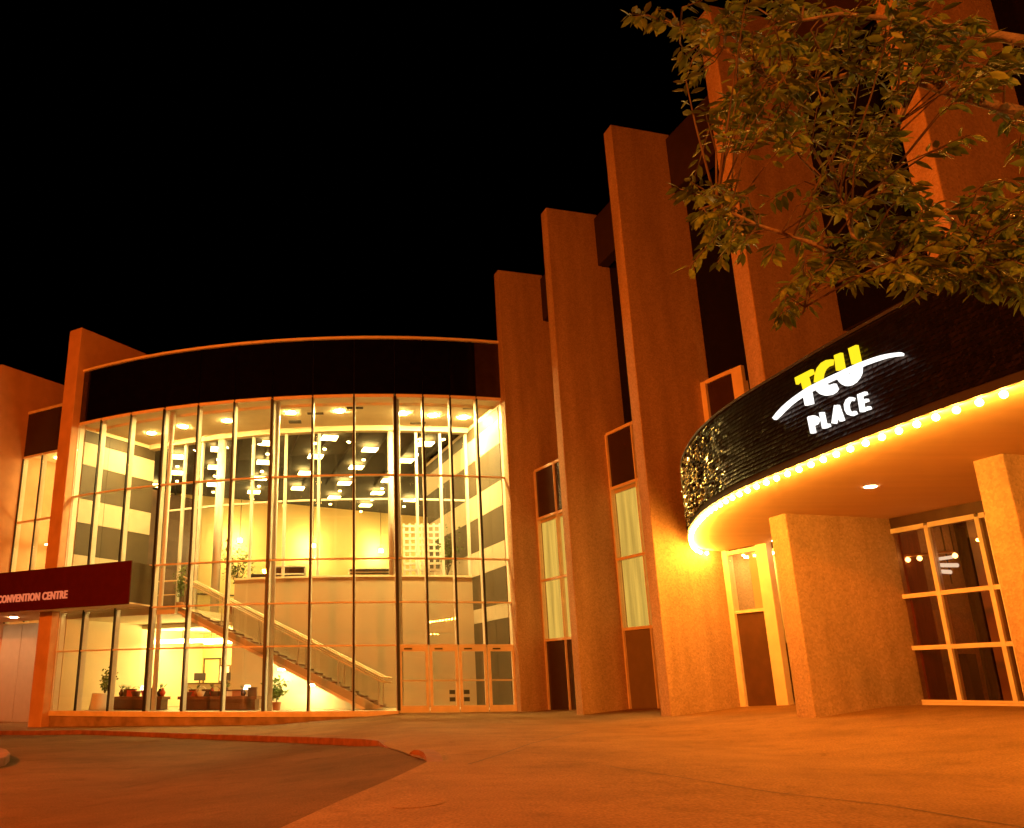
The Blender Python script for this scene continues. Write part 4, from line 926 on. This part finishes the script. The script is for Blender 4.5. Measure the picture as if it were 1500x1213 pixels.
for k, (a, lab) in enumerate(((-27.0, 'black computer screen at the outer end of the reception desk'), (-22.0, 'black computer screen at the stair end of the reception desk'))):
    x, y = AP(a, 17.5); t = thing('computer_screen', (x, y, ZS+1.06), lab, 'monitor')
    MB().box(x-.27, x+.27, y-.02, y+.02, ZS+1.16, ZS+1.5).build('display', 'dark', t); MB().box(x-.03, x+.03, y-.02, y+.02, ZS+1.07, ZS+1.16).build('stand', 'dark', t); MB().box(x-.12, x+.12, y-.08, y+.08, ZS+1.06, ZS+1.07).build('foot', 'dark', t)
# white draped table at the window
p = AP(-29.0, 23.0); t = thing('draped_table', (p[0], p[1], ZS), 'small table under a white cloth close behind the reception glass', 'table')
MB().lathe((p[0], p[1], ZS), [(.42, .0), (.36, .3), (.33, .62), (.33, .66), (.02, .67)], 18).build('tablecloth', 'white', t, smooth=True)
MB().lathe((p[0], p[1], ZS), [(.2, .005), (.2, .02), (.03, .05), (.03, .6)], 12).build('table_stand', 'dark', t)
# armchairs and a side table upstairs
for k, (a, lab) in enumerate(((-16.2, 'dark armchair upstairs next to the bushy ficus'), (-13.9, 'dark armchair upstairs facing the parapet further from the ficus'))):
    x, y = AP(a, 18.6); t = thing('armchair', (x, y, 3.05), lab, 'chair')
    MB().box(x-.38, x+.38, y-.35, y+.35, 3.35, 3.62).build('seat', 'brown', t, bevel=.04); MB().box(x-.4, x+.4, y+.30, y+.48, 3.5, 4.95).build('backrest', 'dark', t, bevel=.04)
    for s_ in (-1, 1):
        MB().box(x+s_*.40-.06, x+s_*.40+.06, y-.3, y+.34, 3.5, 4.72).build('armrest', 'dark', t, bevel=.03)
        for q in (-.28, .28): MB().box(x+s_*.36-.03, x+s_*.36+.03, y+q-.03, y+q+.03, 3.05, 3.36).build('leg', 'dark', t)
x, y = AP(-11.6, 18.6); t = thing('display_shelf', (x, y, 3.05), 'low dark shelf with white ledges behind the upstairs parapet', 'shelf')
for zz in (3.3, 4.4, 4.8, 5.15): MB().box(x-.9, x+.9, y-.2, y+.2, zz, zz+.06).build('shelf_board', 'white', t)
for s_ in (-.9, .84): MB().box(x+s_, x+s_+.06, y-.2, y+.2, 3.05, 5.15).build('upright', 'white_alu', t)
MB().box(x-.84, x+.84, y+.1, y+.18, 3.36, 5.14).build('back_panel', 'brown', t)
# perforated screen near the striped wall
x, y = AP(8.0, 18.0); t = thing('perforated_screen', (x, y, 3.05), 'tall white lattice screen beside the striped wall upstairs', 'screen')
for i_ in range(7):
    MB().box(x-.9+i_*.28, x-.9+i_*.28+.10, y, y+.05, 3.05, 7.2).build('slat', 'white', t)
for j_ in range(14): MB().box(x-.9, x+.88, y-.03, y-.002, 3.25+j_*.29, 3.25+j_*.29+.10).build('crossbar', 'white', t)

# ================================================================== STREET LAMPS (out of frame, they light the plaza; the short one is added for the tree)
def street_lamp(x, y, head, h, power, label, color=SODIUM):
    z = gz(x); t = thing('street_lamp', (x, y, z), label, 'street lamp', 'street lamps round the plaza')
    hx, hy = x+head[0], y+head[1]
    MB().lathe((x, y, z), [(.22, 0), (.22, .25), (.11, .4), (.07, h-.4), (.05, h)], 12).build('pole', 'pole', t, smooth=True)
    MB().tube([(x, y, z+h-.05), (lerp(x, hx, .4), lerp(y, hy, .4), z+h+.35), (hx, hy, z+h+.4)], .04, 8).build('arm', 'pole', t)
    u = norm2(head); MB().obox((hx, hy), u, (-u[1], u[0]), -.3, .4, -.16, .16, z+h+.33, z+h+.48).build('lamp_head', 'pole', t, bevel=.04)
    MB().obox((hx, hy), u, (-u[1], u[0]), -.2, .3, -.1, .1, z+h+.30, z+h+.328).build('lens', 'lamp_head', t)
    ld = bpy.data.lights.new('street_light', 'POINT'); ld.energy = power; ld.color = color; ld.shadow_soft_size = .15
    lo = bpy.data.objects.new('street_light', ld); col.objects.link(lo); lo.parent = t; lo.location = (head[0], head[1], h+.2)
street_lamp(-19.5, 10, (1.6, .4), 9, 25000, 'tall sodium street lamp on the far side of the driveway')
street_lamp(-5.5, -9, (.6, 1.5), 9, 15500, 'tall sodium street lamp on the pavement behind the viewpoint')
street_lamp(4.6, -2.2, (-.5, .4), 4.2, 900, 'short warm white lamp added to light the street tree', (1.0, .40, .06))  # unseen lamp, put in to brighten the leaves

# ================================================================== STREET TREE: branches reach in from the right
TB = (7.6, 4.6)
TRE = thing('street_tree', (TB[0], TB[1], gz(TB[0])), 'leafy street tree reaching its branches over the canopy sign', 'tree')
rt = random.Random(21)
def at_r(px, py, dist): d = ray(px, py); return d*(dist/math.hypot(d.x, d.y))
crownc = Vector((7.2, 4.9, 3.2))
MB().tube([(TB[0], TB[1], gz(TB[0])-.1), (TB[0]+.03, TB[1], .2), (TB[0]-.05, TB[1]+.05, 1.6), (TB[0]-.15, TB[1]+.1, 2.6), (TB[0]-.2, TB[1]+.2, 4.2), (TB[0]-.1, TB[1]+.4, 6.2)], [.20, .16, .14, .12, .08, .03], 10).build('trunk', 'bark', TRE, smooth=True)
limbs_px = [[(1560, 190, 6.3), (1500, 165, 6.1), (1440, 150, 6.0), (1390, 135, 5.9), (1340, 118, 5.8), (1290, 92, 5.7), (1240, 110, 5.6), (1150, 130, 5.5), (1060, 70, 5.4), (975, 30, 5.3)],
            [(1580, 380, 5.9), (1500, 400, 5.8), (1420, 398, 5.7), (1330, 395, 5.6), (1240, 380, 5.5), (1180, 352, 5.4), (1110, 330, 5.3), (1030, 290, 5.2)],
            [(1330, 395, 5.6), (1250, 345, 5.5), (1235, 300, 5.5), (1220, 270, 5.5)],
            [(1500, 60, 6.2), (1420, 45, 6.0), (1330, 30, 5.9), (1230, 20, 5.7), (1120, 40, 5.5)],
            [(1240, 380, 5.5), (1190, 420, 5.4), (1175, 460, 5.35)],
            [(1500, 300, 6.3), (1430, 290, 6.2), (1380, 310, 6.1)],
            [(1340, 118, 5.8), (1310, 200, 5.7), (1290, 290, 5.6)]]
LP_ = []
mbL = MB()
for br in limbs_px:
    pts = [at_r(*p) for p in br]; n = len(pts)
    first = limbs_px.index(br) in (0, 1, 3, 5)
    if first: pts = [Vector((TB[0]-.12, TB[1]+.1, pts[0].z-.5 if pts[0].z < 4 else 3.4))]+pts
    n = len(pts); r0 = .045 if first else .02
    mbL.tube(pts, [lerp(r0, .006, i/(n-1)) for i in range(n)], 7)
    for a, b in zip(pts[:-1], pts[1:]):
        for q in range(4): LP_.append(a.lerp(b, q/4))
# leaf clusters (photo x, y, radius x, radius y, leaf count)
CLU = [(960, 30, 40, 22, 40), (1000, 75, 38, 40, 90), (1045, 30, 50, 38, 140), (1120, 30, 60, 40, 190), (1110, 95, 62, 45, 200), (1025, 130, 26, 30, 45), (1075, 165, 45, 40, 110), (1140, 175, 50, 30, 120),
       (1200, 40, 60, 50, 200), (1200, 120, 60, 50, 200), (1290, 40, 60, 50, 190), (1280, 140, 45, 50, 130), (1370, 40, 60, 50, 190), (1360, 95, 40, 24, 60), (1450, 60, 60, 55, 190), (1440, 115, 60, 30, 90), (1510, 110, 40, 60, 90),
       (1245, 200, 50, 40, 140), (1300, 235, 45, 45, 130), (1240, 270, 40, 35, 90), (1325, 300, 45, 40, 120), (1160, 190, 40, 14, 40), (1105, 190, 40, 14, 44),
       (1030, 285, 42, 35, 110), (1075, 300, 40, 32, 80), (1060, 345, 42, 40, 110), (1035, 390, 28, 24, 36), (1130, 315, 40, 26, 40), (1110, 365, 40, 20, 36), (1170, 400, 42, 32, 90), (1165, 445, 38, 26, 75), (1190, 345, 38, 28, 50),
       (1240, 330, 45, 36, 90), (1260, 385, 50, 36, 130), (1320, 360, 55, 42, 150), (1330, 410, 55, 26, 110), (1400, 360, 55, 45, 160), (1410, 412, 50, 28, 110), (1470, 340, 50, 50, 160), (1480, 410, 40, 32, 110), (1465, 285, 45, 22, 70), (1405, 300, 30, 18, 26), (1505, 240, 20, 45, 50), (1395, 190, 40, 14, 14), (1470, 195, 30, 20, 20), (930, 28, 14, 12, 8), (1520, 330, 40, 90, 110)]
leaves = []; tw = MB()
for (px, py, rx, ry, cnt) in CLU:
    dist = rt.uniform(4.7, 6.0)
    c0 = at_r(px, py, dist)
    near = min(LP_, key=lambda q: (q-c0).length)
    c0 = c0.lerp(at_r(px, py, math.hypot(near.x, near.y)), .6); dist = math.hypot(c0.x, c0.y)
    nt_ = max(2, cnt//10 if cnt > 100 else cnt//13)
    for k in range(nt_):
        while True:
            u, v = rt.uniform(-1, 1), rt.uniform(-1, 1)
            if u*u+v*v < 1: break
        tip = at_r(px+u*rx*1.02, py+v*ry*1.02, dist+rt.gauss(0, .35))
        root = min(LP_, key=lambda q: (q-tip).length+rt.uniform(0, .15))
        midp = root.lerp(tip, .55)+Vector((rt.gauss(0, .04), rt.gauss(0, .04), .05))
        if (tip-root).length < 1.6: tw.tube([root, midp, tip], [.008, .005, .0025], 4)
        axis = (tip-midp).normalized()
        sub = 11
        for q in range(sub):
            t_ = 1-q/sub*.95; base = midp.lerp(tip, t_)
            side = 1 if q % 2 else -1
            sd = axis.cross(Vector((rt.gauss(0, .3), rt.gauss(0, .3), 1))).normalized()
            d_ = (axis*rt.uniform(.2, .7)+sd*side*rt.uniform(.5, 1)+Vector((0, 0, rt.uniform(-.9, .05)))).normalized()
            leaves.append((base+d_*.012, d_, rt.uniform(.065, .12)))
tw.build('twigs', 'twig', TRE); mbL.build('limbs', 'bark', TRE, smooth=True)
def leaf_geo():
    # pointed oval leaf along +x, folded a little at the midrib, drooping tip
    vs_ = [(0, 0, 0), (.28, .17, .035), (.62, .17, .02), (1, 0, -.06), (.62, -.17, .02), (.28, -.17, .035), (.3, 0, -.01), (.65, 0, -.025)]
    fs = [(0, 6, 1), (6, 7, 2, 1), (7, 3, 2), (0, 5, 6), (6, 5, 4, 7), (7, 4, 3)]
    return vs_, fs
lv, lf_ = leaf_geo()
def frame_of(d_, rr):
    z0 = Vector((rr.gauss(0, .55), rr.gauss(0, .55), 1)).normalized(); y = z0.cross(d_).normalized(); z = d_.cross(y).normalized(); return y, z
leaves.sort(key=lambda q: q[0].length)
crown = MB(); near_l = []
for i, (b, d_, L_) in enumerate(leaves):
    y, z = frame_of(d_, rt)
    if i < 260: near_l.append((b, d_, y, z, L_)); continue
    crown.add([b+d_*(v[0]*L_)+y*(v[1]*L_)+z*(v[2]*L_) for v in lv], lf_)
cr_o = stuff(crown.build('foliage', 'leaf', TRE, smooth=True))
lsrc = Src('leaf', MB().add(lv, lf_), 'leaf', True)
for b, d_, y, z, L_ in near_l:
    q = Matrix((d_, y, z)).transposed().to_quaternion(); inst(lsrc, (b.x, b.y, b.z), TRE, q, L_)
# the rest of the crown, outside the picture, so the tree stands whole
cr2 = MB(); r3 = random.Random(5)
for k in range(2600):
    u = Vector((r3.gauss(0, 1), r3.gauss(0, 1), r3.gauss(0, 1))).normalized()*r3.uniform(.55, 1)
    b = Vector((8.6+u.x*2.1, 4.6+u.y*2.0, 4.6+u.z*1.7))
    d_ = Vector((r3.gauss(0, 1), r3.gauss(0, 1), r3.gauss(-.3, .6))).normalized(); y, z = frame_of(d_, r3); L_ = r3.uniform(.06, .11)
    cr2.add([b+d_*(v[0]*L_)+y*(v[1]*L_)+z*(v[2]*L_) for v in lv], lf_)
stuff(cr2.build('foliage', 'leaf', TRE, smooth=True))
